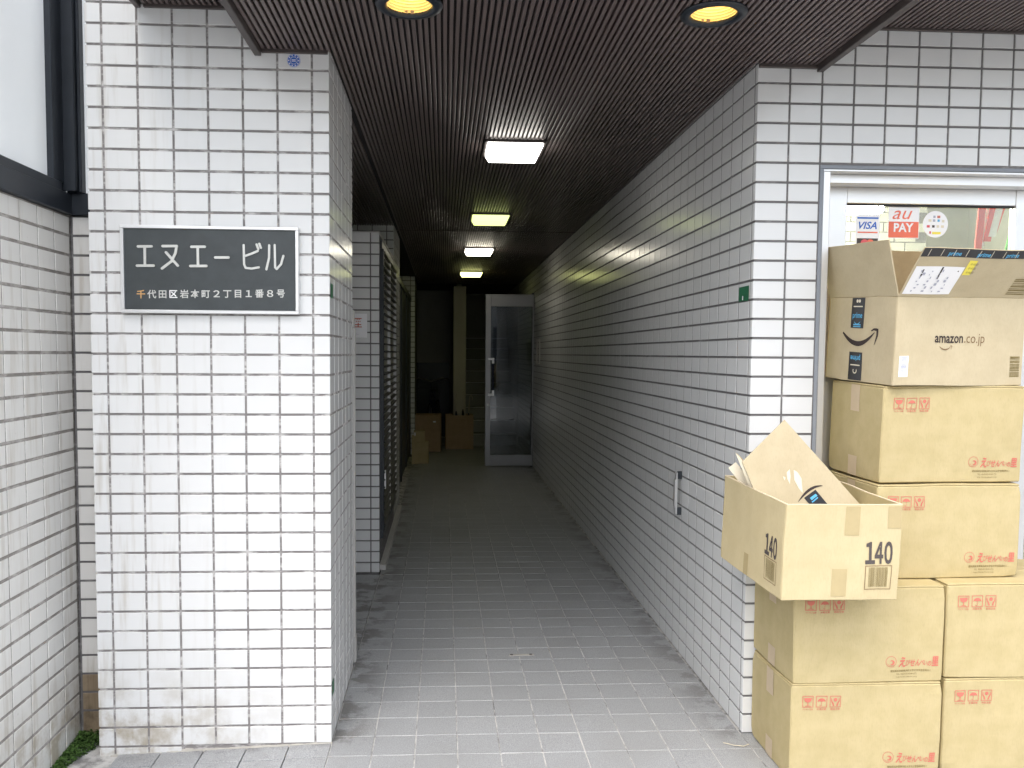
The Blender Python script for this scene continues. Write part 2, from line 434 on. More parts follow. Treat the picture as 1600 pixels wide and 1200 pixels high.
fl = put('passage_floor', MB().box(-1.36, 3.4, -.9, 12.2, -.13, -.032).mesh('passage_floor', 'floor_joint')); structure(fl)
MB().box(-.4, 3.4, -.9, 12.2, -.0315, -.0019).build('mortar_bed', 'floor_joint', fl)
sx = [-.3995 + .15115 * k for k in range(-7, 25)]; sy = [-.1 + .15155 * k for k in range(-5, 66)]
fm = MB(); nfl = 0
for a, b in zip(sx, sx[1:]):
    for c, d in zip(sy, sy[1:]):
        xc, yc = (a + b) / 2, (c + d) / 2
        if yc > 9.75: continue
        if xc < -.4 and yc > 2.37: continue
        if xc > 1.16 and yc > .10: continue
        if -1.21 < xc < -.4 and .06 < yc < .74: continue
        if xc < -1.2 and yc > -.12: continue
        drop = -.030 * min(1, max(0, (-.4 - xc) / .8)) if yc < .05 else 0
        rot = (random.gauss(0, .0022), (-.036 if (xc < -.4 and yc < .05) else 0) + random.gauss(0, .0022), 0)
        loc = (xc, yc, drop + random.gauss(0, .0004))
        gw = .0030 + random.random() * .0018
        if -.26 < yc < 3.0 and xc < 1.16:
            k = ('f', round(gw * 2000)); 
            if k not in _tm: _tm[k] = MB().box(-.0756 + gw / 2, .0756 - gw / 2, -.0758 + gw / 2, .0758 - gw / 2, -.012, 0, .0012).mesh('tile', 'floor')
            put('tile', _tm[k], fl, loc, rot); nfl += 1
        else:
            X = Matrix.Translation(loc) @ Matrix.Rotation(rot[1], 4, 'Y') @ Matrix.Rotation(rot[0], 4, 'X')
            fm.box(-.0756 + gw / 2, .0756 - gw / 2, -.0758 + gw / 2, .0758 - gw / 2, -.012, 0, .0012, X)
stuff(fm.build('tile_rest', 'floor', fl))

# ------------------------------------------------------------------ left pillar
pl = root('tiled_pillar', 'square white tiled pillar carrying the dark name plate', 'pillar', (0, 0, 0))
MB().box(-1.2158, -.4020, .0042, .7358, -.06, 3.3).build('grout_body', 'grout_pillar', pl)
ux = [-1.22 - .0037] + [-1.164772 + HP * k for k in range(7)] + [-.4 + .0037]
zz = [2.52 - VP * k for k in range(-8, 37)]; zz = sorted(zz)
ms = MB()
tiles(pl, '-y', 0, ux, zz, 'tile_pillar', mass=ms, keep=lambda u, z: z < 2.6)
tiles(pl, '-y', 0, ux[:4], [-.052, 0], 'tile_pillar')
uy = [.0085 - .0037 + .117 * k for k in range(7)] + [.74]
tiles(pl, '+x', -.4, uy, zz, 'tile', mass=ms, keep=lambda u, z: False, jig=.0015)
tiles(pl, '-y', 0, [-.4, -.39], [0, .01], 'tile', mass=ms)
stuff(ms.build('tile_rest', 'tile_pillar', pl))
mo = MB()
for k in range(60):                                            # uneven mortar along the foot
    x = -1.18 + k * .013; h = .006 + .012 * abs(noise.noise((x * 18, 1, 0))); d = .006 + .012 * abs(noise.noise((x * 14, 5, 0)))
    zf = -.03 * min(1, max(0, (-.4 - x) / .8)) - .003
    mo.add([(x, .004, zf), (x + .014, .004, zf), (x + .014, -d, zf), (x, -d, zf), (x, .004, zf + h), (x + .014, .004, zf + h)], ((0, 3, 2, 1), (3, 4, 5, 2), (0, 4, 3), (1, 2, 5)))
mo.build('mortar_fillet', 'mortar', pl)

# ------------------------------------------------------------------ far left: side wall and return strip, with frosted corner window
XW, YB = -1.345, .146
zl = [-.05] + [1.893 - VP * k for k in range(26, -1, -1)]
lw = root('side_wall', 'aged white tiled wall running toward the viewer below the frosted window', 'wall')
MB().box(-1.9, XW - .0020, -1.15, YB + .1, -.13, 1.893).build('grout_body', 'grout_old', lw)
uyl = [YB - .004 - .1192 * k for k in range(10)][::-1]; ms = MB()
tiles(lw, '+x', XW, uyl, zl, 'tile_old', jw=.0065, jh=.011, mass=ms, keep=lambda u, z: u > -.5, jig=.006)
MB().box(-1.9, XW - .03, -1.15, YB + .1, 1.99, 3.6).build('upper_body', 'plaster', lw)
stuff(ms.build('tile_rest', 'tile_old', lw))
rw = root('return_wall', 'narrow aged tile strip in the corner beside the name-plate pillar', 'wall')
MB().box(XW + .001, -1.05, YB + .0042, YB + .3, -.13, 1.893).build('grout_body', 'grout', rw)
tiles(rw, '-y', YB, [XW + .006, XW + .124, -1.1], zl, 'tile_old', pick=lambda u, z: 'tile_brown' if z < .20 else 'tile_old')
wn = root('corner_window', 'frosted corner window with dark frame at the upper left', 'window')
def bx(name, mat, parent, *a, c=.002): return MB().box(*a, c).build(name, mat, parent)
bx('sill', 'frame_dark', wn, XW - .04, XW + .016, -1.15, YB - .0165, 1.895, 1.968)
bx('sill', 'frame_dark', wn, XW + .002, -1.21, YB - .016, YB + .06, 1.895, 1.972)
bx('frame', 'frame_dark', wn, XW - .04, XW + .008, -1.15, .075, 1.969, 2.0)
bx('post', 'frame_dark', wn, XW - .04, XW + .006, .018, .094, 2.0005, 3.3)
bx('post', 'frame_dark', wn, XW - .045, XW + .046, .0945, YB + .06, 1.973, 3.3)
bx('post', 'frame_dark', wn, XW + .0465, XW + .058, YB - .03, YB + .04, 1.973, 3.3)
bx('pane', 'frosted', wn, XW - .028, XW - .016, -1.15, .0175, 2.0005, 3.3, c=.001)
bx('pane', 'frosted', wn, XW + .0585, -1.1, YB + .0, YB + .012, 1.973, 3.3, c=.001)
for y, z in ((.128, 1.958), (.135, 1.950)): MB().lathe([(.0, .0), (.004, 0), (.004, .004), (0, .005)], (XW + .012, y - .03, z + .01), 8).build('screw', 'steel', wn)

# ------------------------------------------------------------------ right: corridor wall and shop front wall
ZR = 2.38272; XR, YR = 1.1165, .019
zr = [0] + sorted(ZR - VP * m for m in range(-4, 34))
cw = root('passage_wall', 'long white tiled wall along the passage, lit by the ceiling lamps', 'wall')
mb = MB().box(XR + .0055, 1.30, YR + .03, 9.6, -.03, 2.62)
for a, b in zip(zr, zr[1:]): mb.box(XR + .0011, XR + .0054, YR + .03, 9.6, a + .005, b - .005)      # shallow upright joints, deep level joints
mb.build('grout_body', 'grout', cw)
uyr = [YR + .0085 - .0035, YR + .0308] + [YR + .0308 + HP * k for k in range(1, 82)]; ms = MB()
def near(u, z): return u < .93 and z < 2.46
tiles(cw, '-x', XR, uyr, zr, 'tile', mass=ms, keep=near, jw=.0078, jig=.0018)
stuff(ms.build('tile_rest', 'tile', cw))
sw = root('shop_front_wall', 'white tiled wall around the shop window behind the stacked boxes', 'wall')
OX0, OZ1 = 1.3545, 2.098
mb = MB(); mb.box(XR + .0045, OX0, YR + .0042, YR + .0295, -.03, 3.2); mb.box(OX0, 3.2, YR + .0042, YR + .10, OZ1, 3.2); mb.box(2.75, 3.2, YR + .0042, YR + .1, -.03, OZ1)
mb.build('grout_body', 'grout', sw)
uxr = [XR - .0037] + [XR + HP * k for k in range(1, 18)]
tiles(sw, '-y', YR, uxr, zr + [ZR + VP * 5], 'tile', mass=None, skip=lambda u0, u1, z0, z1: (u0 > OX0 - .03 and z1 < OZ1 + .02) or (u0 > 2.3))
structure(MB().box(1.3005, OX0, YR + .0298, 2.3, -.03, 2.62).build('partition', 'plaster'))

# ------------------------------------------------------------------ building mass overhead and beyond
bm_ = MB(); bm_.box(-7, 7, .05, 14, 3.2, 9.5); bm_.box(-7, -1.91, .05, 14, -.13, 3.2); bm_.box(3.4, 7, .05, 14, -.13, 3.2); bm_.box(-7, 7, 12.2, 14, -.13, 3.2)
tag(bm_.build('office_building', 'concrete'), 'pale upper floors of the office building above the passage', 'building')

of = put('unseen_facade', MB().box(-9, 9, -15, -14, -.13, 3.4).mesh('unseen_facade', 'facade')); structure(of)  # unseen building added to dim the door reflections and block low sky light
WM = MB().box(-.75, .75, 0, .06, 0, 1.5, .02).mesh('window', 'dark_paint')
for k in range(-3, 4): put('window', WM, of, (k * 2.6, -13.999, .9))

# ------------------------------------------------------------------ ceiling
CZ = 2.445
ce = put('ceiling', MB().box(-.83, 1.13, .02, 12.2, CZ + .018, CZ + .16).mesh('ceiling', 'ceiling_void')); structure(ce)
DL = (-.107, .814); HY = -.412; HH = .069
mb = MB()
for a, b in ((-.645, DL[0] - HH), (DL[0] + HH, DL[1] - HH), (DL[1] + HH, 1.36)): mb.box(a, b, -.70, .0195, CZ + .0185, CZ + .2)
for xx in DL: mb.box(xx - HH, xx + HH, -.70, HY - HH, CZ + .0185, CZ + .2); mb.box(xx - HH, xx + HH, HY + HH, .0195, CZ + .0185, CZ + .2)
mb.box(-.645, 1.36, -.70, .0195, CZ + .2005, CZ + .36)
mb.build('canopy_backing', 'ceiling_void', ce)
CUT = MB().box(-.0058, .0058, -.69, HY - HH, 0, .0175, .001).box(-.0058, .0058, HY + HH, 9.66, 0, .0175, .001).mesh('slat', 'slat')
PT = .0200; LONG = MB().box(-.0058, .0058, -.69, 9.66, 0, .0175, .001).mesh('slat', 'slat'); SHORT = MB().box(-.0058, .0058, -.69, .012, 0, .0175, .001).mesh('slat', 'slat')
ALC = MB().box(-.0058, .0058, .741, 3.98, 0, .0175, .001).mesh('slat', 'slat')
x = -.620
while x < 1.335:
    put('slat', CUT if min(abs(x - k) for k in DL) < HH else LONG if -.395 < x < 1.112 else SHORT, ce, (x, 0, CZ)); 
    x += PT
x = -.82
while x < -.40: put('slat', ALC, ce, (x, 0, CZ)); x += PT
for y in (4.2,): bx('joint_strip', 'trim', ce, -.41, 1.114, y, y + .02, CZ - .003, CZ - .0005, c=.0005)
bx('edge_trim', 'trim', ce, -.628, -.402, -.012, -.0005, CZ - .012, CZ + .018)
bx('edge_trim', 'trim', ce, 1.1175, 1.328, YR - .016, YR - .0005, CZ - .012, CZ + .018)
bx('side_beam', 'trim', ce, -.652, -.629, -.71, -.002, CZ - .022, CZ + .36)
bx('side_beam', 'trim', ce, 1.329, 1.352, -.71, YR - .002, CZ - .022, CZ + .36)
so_r = put('soffit', MB().box(1.3525, 3.4, -.70, YR - .002, 2.602, 2.8).mesh('soffit', 'ceiling_void')); structure(so_r)
SS = MB().box(-.0058, .0058, -.69, .006, 0, .0175, .001).mesh('slat', 'slat'); SL = MB().box(-.0058, .0058, -.69, -.006, 0, .0175, .001).mesh('slat', 'slat')
x = 1.365
while x < 2.35: put('slat', SS, so_r, (x, 0, 2.583)); x += PT
bx('edge_trim', 'trim', so_r, 1.3535, 3.3, YR - .014, YR - .0025, 2.574, 2.6)
so_l = put('soffit', MB().box(-1.03, -.6525, -.70, -.002, 2.602, 2.8).mesh('soffit', 'ceiling_void')); structure(so_l)
x = -1.015
while x < -.66: put('slat', SL, so_l, (x, 0, 2.583)); x += PT
bx('edge_trim', 'trim', so_l, -1.02, -.6535, -.014, -.0025, 2.572, 2.6); bx('edge_trim', 'trim', so_l, -1.05, -1.0305, -.71, -.002, 2.572, 2.8)

# ------------------------------------------------------------------ inner left: booth, walls, end of passage
bo = root('tiled_booth', 'white tiled booth with louvred windows on the left of the passage', 'booth')
MB().box(-.95, -.4112, 2.3755, 3.97, -.03, 2.160).build('grout_body', 'grout', bo)
zb = [0] + sorted(1.748 - VP * k for k in range(-6, 25)); zb = [z for z in zb if z <= 2.17]
tiles(bo, '-y', 2.371, [-.462 - HP * k for k in range(4, 0, -1)] + [-.462, -.4075 + .0037], zb, 'tile')
bx('cap', 'pale_grey', bo, -.95, -.406, 2.3755, 3.97, 2.1605, 2.172)
LX = -.4105
bx('louvre_frame', 'dark_paint', bo, LX, LX + .014, 2.47, 3.93, 2.075, 2.13); bx('louvre_frame', 'dark_paint', bo, LX, LX + .02, 2.47, 3.93, .20, .25)
for y in (2.47, 3.15, 3.885): bx('louvre_stile', 'alu' if y != 2.47 else 'dark_paint', bo, LX, LX + .024, y, y + .042, .2505, 2.0745)
bx('backing_pane', 'louvre_pane', bo, LX + .0005, LX + .003, 2.513, 3.884, .2505, 2.0745, c=.0005)  # pale obscured glass behind the dark blades
for y0, y1 in ((2.514, 3.149), (3.194, 3.884)):
    bl = MB().box(-.013, .013, y0, y1, -.0055, .0055, .001).mesh('blade', 'blade')
    z = .285
    while z < 2.06: put('blade', bl, bo, (LX + .018, 0, z), (0, radians(12), 0)); z += .0493
bx('window_latch', 'letter_white', bo, LX + .024, LX + .034, 2.52, 2.545, .52, .64)
bx('sill', 'pale_grey', bo, -.412, -.372, 2.44, 4.6, -.0025, .035)

tw = root('passage_pier', 'taller tiled pier behind the louvred booth reaching the ceiling', 'wall')
MB().box(-.95, -.4175, 3.9842, 5.0, -.03, CZ + .017).build('grout_body', 'grout', tw)
zt = [0] + sorted(2.4 - VP * k for k in range(-1, 34)); ms = MB()
tiles(tw, '-y', 3.98, [-.469 - HP * k for k in range(4, 0, -1)] + [-.469, -.4133 + .0037], zt, 'tile', mass=ms, keep=lambda u, z: z > 2.15 or u > -.47)
tiles(tw, '+x', -.4133, [3.992 + HP * k for k in range(9)], zt, 'tile', mass=ms)
stuff(ms.build('tile_rest', 'tile', tw))
sd = root('steel_partition', 'dark steel shutter panel set into the left side of the dim passage', 'shutter')
bx('panel', 'dark_paint', sd, -.50, -.468, 5.001, 8.685, 0, 2.12)
for y in (5.01, 6.2, 7.4, 8.62): bx('rib', 'dark_paint', sd, -.4675, -.455, y, y + .05, 0, 2.12)
bx('head_rail', 'dark_paint', sd, -.52, -.45, 5.001, 8.685, 2.1205, 2.18)
sp = root('end_pier', 'small tiled pier at the dark far end of the passage', 'wall')
MB().box(-.95, -.4042, 8.6942, 9.7, -.03, CZ + .017).build('grout_body', 'grout', sp)
tiles(sp, '-y', 8.69, [-.46 - HP * 2, -.46 - HP, -.46, -.4 + .0037], zt, 'tile')

ew = root('end_wall', 'dim plaster wall with two openings at the end of the passage', 'wall')
mb = MB(); mb.box(.146, .328, 9.60, 9.9, 0, 2.4045)
mb.build('column', 'plaster_warm', ew)
mb = MB(); mb.box(-1.2, 1.4, 12.0, 12.15, -.03, 3.1); mb.box(1.1165, 1.3, 9.7, 12, -.03, 3.1); mb.box(.19, .27, 9.9, 12, 0, 3.1); mb.box(-1.2, -1.0, 9.71, 11.3, -.03, 3.1); mb.box(-1.2, .189, 11.3, 11.4, -.03, 3.1); mb.box(-1.2, 1.3, 9.7, 11.99, 2.62, 2.75)
mb.build('back_wall', 'plaster', ew)
bx('service_door', 'dark_paint', ew, -.9, .1, 11.24, 11.298, 0, 1.25)
st = root('staircase', 'flight of grey stairs with bright nosings behind the open glass door', 'stairs')
for n in range(9):
    y = 9.78 + .262 * n; z = .1865 * n
    s_ = bx('step', 'plaster', st, .329, 1.1155, y, 12.0, z + (.0005 if n else -.03), z + .180, c=.003)
    bx('nosing', 'letter_white', s_, .332, 1.113, y - .014, y + .03, z + .1805, z + .190, c=.001)

# ------------------------------------------------------------------ glass door
dr = root('glass_door', 'steel framed glass door with dark pull bar near the end of the passage', 'door', (.514, 7.454, .012))
W_, H_ = .600, 2.13
for nm, a in (('stile', (0, .066, -.02, .02, 0, H_)), ('stile', (W_ - .018, W_, -.02, .02, 0, H_)), ('top_rail', (.0665, W_ - .0185, -.019, .019, H_ - .150, H_)), ('bottom_rail', (.0665, W_ - .0185, -.019, .019, 0, .137))):
    bx(nm, 'steel', dr, *a, c=.003)
bx('pane', 'door_glass', dr, .066, W_ - .018, -.004, .004, .137, H_ - .150, c=.0005)
bx('pull_bar', 'navy', dr, .082, .104, -.075, -.055, .905, 1.31, c=.004)
for z in (.875, 1.315): bx('pull_bracket', 'alu', dr, .03, .108, -.07, -.0205, z, z + .03, c=.003); bx('pull_end', 'alu', dr, .078, .108, -.08, -.0505, z - (.0 if z < 1 else .04), z + (.07 if z < 1 else -.0005), c=.003)
MB().lathe([(0, 0), (.016, 0), (.016, .01), (.006, .012), (0, .012)], (0, 0, 0), 16).build('lock_cylinder', 'alu', dr).matrix_local = Matrix.Translation((.037, -.0205, .76)) @ Matrix.Rotation(pi / 2, 4, 'X')
tag(bx('door_post', 'dark_paint', None, 1.085, 1.1155, 7.44, 7.47, 0, 2.16), 'thin dark post between the glass door and the tiled wall', 'post')

# ------------------------------------------------------------------ ceiling lamps
def lamp(y, col, strength, label):
    g = emit('lit_diffuser', col, strength); M['lit%g' % y] = g
    o = root('ceiling_lamp', label, 'lamp', (.345, y, CZ), (0, 0, 0), 'square lamps along the passage ceiling')
    fr = MB(); a, b = .150, .152
    fr.box(-a, a, 0, .014, -.014, -.0005, .002); fr.box(-a, a, .29, .304, -.014, -.0005, .002); fr.box(-a, -a + .014, .0142, .2898, -.014, -.0005, .002); fr.box(a - .014, a, .0142, .2898, -.014, -.0005, .002)
    fr.build('frame', 'trim', o)
    d = MB(); t, q = .135, .118
    d.add([(-t, .015, -.004), (t, .015, -.004), (t, .289, -.004), (-t, .289, -.004), (-t, .017, -.022), (t, .017, -.022), (t, .287, -.022), (-t, .287, -.022), (-q, .045, -.055), (q, .045, -.055), (q, .262, -.055), (-q, .262, -.055)],
          ((0, 4, 5, 1), (1, 5, 6, 2), (2, 6, 7, 3), (3, 7, 4, 0), (4, 8, 9, 5), (5, 9, 10, 6), (6, 10, 11, 7), (7, 11, 8, 4), (8, 11, 10, 9), (0, 1, 2, 3)))
    d.build('diffuser', 'lit%g' % y, o)
lamp(1.13, (1, .97, .90), 4, 'bright white square ceiling lamp closest to the passage entrance')
lamp(3.27, (.88, 1, .32), .75, 'yellow-green square ceiling lamp, second from the passage entrance')
lamp(5.30, (1, .93, .74), 5, 'warm white square ceiling lamp, third from the passage entrance')
lamp(7.68, (.96, .98, .36), 2.0, 'yellow-green square ceiling lamp farthest down the passage')
M['bulb'] = emit('warm_bulb', (1, .82, .55), 10)
def downlight(x, label):
    o = root('downlight', label, 'lamp', (x, -.412, CZ), (0, 0, 0), 'round downlights in the canopy')
    MB().lathe([(.070, .002), (.070, -.006), (.078, -.010), (.098, -.006), (.101, -.0005), (.070, -.0005)], (0, 0, 0), 48).build('rim', 'frame_dark', o, True)
    pr = []
    for k in range(13):
        r = .0695 - .0022 * k; z = .004 + .0082 * k; pr += [(r, z), (r + .0016, z + .002), (r + .0016, z + .005), (r - .0006, z + .0075)]
    MB().lathe(pr, (0, 0, 0), 48).build('reflector', 'brass', o)
    MB().lathe([(.001, .098), (.026, .102), (.036, .116), (.034, .13), (.001, .135)], (0, 0, 0), 24).build('bulb', 'bulb', o, True)
    MB().lathe([(.095, .0), (.095, .15), (.001, .15)], (0, 0, .02), 24).build('housing', 'ceiling_void', o)
downlight(-.107, 'round downlight with glowing gold reflector above the pillar side')
downlight(.814, 'round downlight with glowing gold reflector above the stacked boxes side')

# ------------------------------------------------------------------ name plate
sg = root('name_plate', 'dark slate name plate with raised metal Japanese lettering on the pillar', 'sign', (-1.107, -.001, 1.5415))
SW, SH = .604, .300
bx('panel', 'sign_face', sg, .010, SW - .010, -.016, -.0005, .010, SH - .010, c=.001)
for a in ((0, SW, 0, .0115), (0, SW, SH - .0115, SH), (0, .0115, .0117, SH - .0117), (SW - .0115, SW, .0117, SH - .0117)): bx('frame', 'alu', sg, a[0], a[1], -.024, -.0003, a[2], a[3], c=.0015)
def sg2(px, py): return ((px - 45) / 1358 * (SW - .02) + .010, SH - .010 - (py - 112 - (px - 45) * .016) / 640 * (SH - .02))
strokes = [
 ('letter', 20, [[(160, 258), (265, 258)], [(212, 262), (212, 405)], [(150, 408), (278, 408)]]),
 ('letter', 20, [[(352, 256), (462, 256), (452, 310), (420, 375), (345, 430)], [(378, 305), (468, 408)]]),
 ('letter', 20, [[(578, 262), (682, 262)], [(628, 266), (628, 408)], [(568, 412), (694, 412)]]),
 ('letter', 20, [[(765, 346), (868, 346)]]),
 ('letter', 17, [[(990, 250), (992, 400), (1004, 428), (1050, 434), (1108, 424)], [(1000, 335), (1050, 318), (1102, 296)], [(1092, 245), (1105, 280)], [(1114, 240), (1126, 272)]]),
 ('letter', 17, [[(1192, 252), (1190, 350), (1168, 440)], [(1236, 250), (1238, 425), (1250, 438), (1285, 400), (1304, 335)]])]
for k, (m, wd, sts) in enumerate(strokes):
    mb = MB(); hh = 0
    for s_ in sts:
        q = [sg2(*p) for p in s_]; rr = wd / 1358 * (SW - .02) / 2; hh += .00025
        for i in range(len(q) - 1):
            a, b = Vector(q[i]), Vector(q[i + 1]); d = (b - a).normalized(); n2 = Vector((-d.y, d.x)); poly = []
            t0 = math.atan2(n2.y, n2.x)
            for j in range(9): t = t0 + pi * j / 8; poly.append((a.x + rr * cos(t), a.y + rr * sin(t)))
            for j in range(9): t = t0 + pi + pi * j / 8; poly.append((b.x + rr * cos(t), b.y + rr * sin(t)))
            mb.prism(poly, -.0195 - hh - .0001 * i, -.0162)
    mb.build('letter', m, sg)
cells = '千代田区岩本町２丁目１番８号'
for i, ch in enumerate(cells):
    px = 175 + (1280 - 175) * i / 13
    cx, cz = sg2(px, 628 + (px - 45) * .0)
    h = .0305; ff = Flat((cx, -.0172, cz - h * .40), (1, 0, 0), (0, 0, 1), 0)
    ff.text(ch, 0, 0, h, .018, 1.25 if ch in '２１８' else 1, align='c')
    vs, fs = ff.mb.v, ff.mb.f; mb = MB(); mb.add(vs, fs)
    back = [(v[0], v[1] + .001, v[2]) for v in vs]
    mb.build('small_letter', 'letter_rust' if i == 0 else ('letter_white' if i == 3 else 'letter'), sg)

# small things on walls
def disc_sticker():
    o = root('round_sticker', 'small round blue sticker near the top of the pillar', 'sticker', (-.519, -.0015, 2.411))
    Flat((0, 0, 0), (1, 0, 0), (0, 0, 1), 0).disc(0, 0, .0225, 32).build('disc', 'blue', o)
    f = Flat((0, 0, 0), (1, 0, 0), (0, 0, 1), .0006)
    f.ring(0, 0, .0215, .0012); f.ring(0, 0, .0125, .0012)
    for k in range(10): t = 2 * pi * k / 10; f.rect(.017 * cos(t) - .0016, .017 * sin(t) - .0022, .017 * cos(t) + .0016, .017 * sin(t) + .0022)
    f.rect(-.007, -.0035, .007, -.001); f.rect(-.007, .001, .007, .0035); f.build('print', 'white', o)
disc_sticker()
def label(name, lab, cat, o, u, v, w, h, mat, mark=None):
    r = root(name, lab, cat, o); Flat((0, 0, 0), u, v, .0008).rect(0, 0, w, h).build('label_sheet', mat, r)
    if mark: Flat((0, 0, 0), u, v, .0014).rect(*mark).build('print', 'white', r)
label('green_tag', 'green label stuck on the passage wall at head height', 'label', (XR - .0012, .158, 1.612), (0, -1, 0), (0, 0, 1), .104, .054, 'green', (.038, .004, .048, .02))
label('green_tag', 'green label high on the inner side of the pillar', 'label', (-.3988, .013, 1.603), (0, 1, 0), (0, 0, 1), .06, .050, 'green')
label('green_tag', 'green label low on the inner side of the pillar', 'label', (-.3988, .013, .168), (0, 1, 0), (0, 0, 1), .05, .050, 'green')
ns = root('no_smoking_sign', 'white no smoking notice with red characters on the tiled booth', 'sign', (-.655, 2.3695, 1.505))
bx('board', 'white', ns, 0, .172, -.003, 0, 0, .150, c=.0008)
Flat((0, -.003, 0), (1, 0, 0), (0, 0, 1), .0006).text('禁煙', .072, .068, .068, .012, align='c').build('red_characters', 'red', ns)
Flat((0, -.003, 0), (1, 0, 0), (0, 0, 1), .0006).text('ご協力下さい', .086, .016, .012, align='c').build('small_print', 'greyprint', ns)
wh = root('wall_handle', 'short steel pull handle fixed low on the passage wall', 'handle', (XR, .87, .66))
bx('bracket', 'dark_paint', wh, -.022, -.0005, -.004, .008, 0, .036); bx('bracket', 'dark_paint', wh, -.022, -.0005, -.004, .008, .170, .206)
bx('bar', 'alu', wh, -.030, -.0225, -.010, .014, .004, .202); bx('face_plate', 'alu', wh, -.036, -.0305, -.010, .014, .034, .168)
nf = root('notice_frame', 'pale empty notice frame on the passage wall before the glass door', 'frame', (XR, 6.74, 1.285))
for a in ((0, .30, 0, .02), (0, .30, .28, .30), (0, .02, .0205, .2795), (.28, .30, .0205, .2795)): bx('border', 'pale_grey', nf, -.014, -.001, a[0], a[1], a[2], a[3])
cp = root('conduit', 'pale grey vertical conduit with control boxes at the inner edge of the pillar', 'conduit', (-.432, .80, 0))
bx('channel', 'pale_grey', cp, 0, .034, 0, .045, .12, 1.40); bx('base_sleeve', 'pale_grey', cp, -.003, .037, -.004, .05, 0, .1195)
bx('control_box', 'pale_grey', cp, -.006, .036, -.01, .05, 1.4005, 1.52); bx('switch_box', 'pale_grey', cp, -.006, .030, -.01, .05, 1.5205, 1.60)
bx('wire_cover', 'steel', cp, -.028, -.004, .0, .03, .02, 1.62)

# ------------------------------------------------------------------ shop window and interior
wd = root('shop_window', 'aluminium framed shop door and window behind the stacked boxes', 'window')
GY = .155
bx('sealant', 'sealant', wd, OX0 - .001, OX0 + .013, YR + .001, YR + .0285, -.02, OZ1 - .013, c=.001); bx('sealant', 'sealant', wd, OX0 - .001, 2.74, YR + .001, YR + .028, OZ1 - .0125, OZ1, c=.001)
bx('outer_frame', 'alu', wd, OX0 + .0135, OX0 + .040, YR + .004, GY + .05, -.02, OZ1 - .0225); bx('outer_frame', 'alu', wd, OX0 + .0135, 2.74, YR + .004, GY + .05, OZ1 - .0222, OZ1 - .013)
bx('head_track', 'alu', wd, OX0 + .0405, 2.74, YR + .045, GY - .03, OZ1 - .055, OZ1 - .0225)
bx('stile', 'alu', wd, OX0 + .078, OX0 + .158, GY - .02, GY + .02, .02, OZ1 - .002); bx('stile', 'alu', wd, 2.172, 2.262, GY - .02, GY + .02, .02, OZ1 - .002)
bx('top_rail', 'alu', wd, OX0 + .1585, 2.1715, GY - .018, GY + .018, 1.985, OZ1 - .012); bx('bottom_rail', 'alu', wd, OX0 + .1585, 2.1715, GY - .018, GY + .018, .02, .14)
bx('pane', 'glass', wd, OX0 + .158, 2.172, GY - .003, GY + .003, .14, 1.985, c=.0005)
bx('side_pane', 'glass', wd, 2.262, 2.74, GY - .003, GY + .003, .02, OZ1 - .01, c=.0005)
bx('gasket', 'black', wd, OX0 + .1585, 2.1715, GY - .012, GY - .0035, 1.977, 1.9845, c=.001)
def on_glass(px, py):
    d = fw + r1 * ((px - 765.384) / 1316.335) - u1 * ((py - 629.98) / 1316.335); o = Vector((0, -2.99428, 1.41053)); t = (GY - .0045 - o.y) / d.y; p = o + t * d; return p.x, p.z
def sticker(name, lab, x0, y0, x1, y1):
    a = on_glass(x0, y1); b = on_glass(x1, y0); return root(name, lab, 'sticker', (a[0], GY - .0042, a[1])), b[0] - a[0], b[1] - a[1]
X3 = ((1, 0, 0), (0, 0, 1))
o, a, b = sticker('card_sticker', 'pale blue payment card sticker on the shop glass', 1336, 335, 1375, 386)
Flat((0, 0, 0), *X3, .0003).rect(0, 0, a, b).build('sheet', 'white', o); f = Flat((0, 0, 0), *X3, .0009); f.rect(.06 * a, b * .86, a * .94, b * .91); f.text('VISA', a * .5, b * .56, b * .30, .02, 1.05, .3, 'c'); f.build('print', 'blue', o)
Flat((0, 0, 0), *X3, .0009).rect(.08 * a, b * .43, .92 * a, b * .47).build('stripe', 'orange', o); Flat((0, 0, 0), *X3, .0009).rect(.06 * a, .02 * b, .94 * a, b * .27).build('dark_field', 'ink_grey', o)
Flat((0, 0, 0), *X3, .0014).disc(.38 * a, .12 * b, .16 * a).build('circle', 'rose', o); Flat((0, 0, 0), *X3, .0018).disc(.62 * a, .12 * b, .16 * a).build('circle', 'orange', o)
o, a, b = sticker('pay_sticker', 'red and white square payment sticker on the shop glass', 1387, 321, 1437, 372)
Flat((0, 0, 0), *X3, .0003).rect(0, 0, a, b).build('sheet', 'white', o); Flat((0, 0, 0), *X3, .0009).rect(.015 * a, .02 * b, .985 * a, .50 * b).build('red_field', 'orange', o)
Flat((0, 0, 0), *X3, .0015).text('PAY', a * .5, b * .20, b * .36, .03, .95, 0, 'c').build('print', 'white', o); Flat((0, 0, 0), *X3, .0009).text('au', a * .45, b * .58, b * .56, .0, 1.15, .35, 'c').build('script', 'orange', o)
o, a, b = sticker('round_card_sticker', 'round white sticker with tiny coloured logos on the shop glass', 1441, 330, 1482, 371)
Flat((0, 0, 0), *X3, .0003).disc(a / 2, b / 2, a / 2, 36, 0, b / 2).build('sheet', 'white', o)
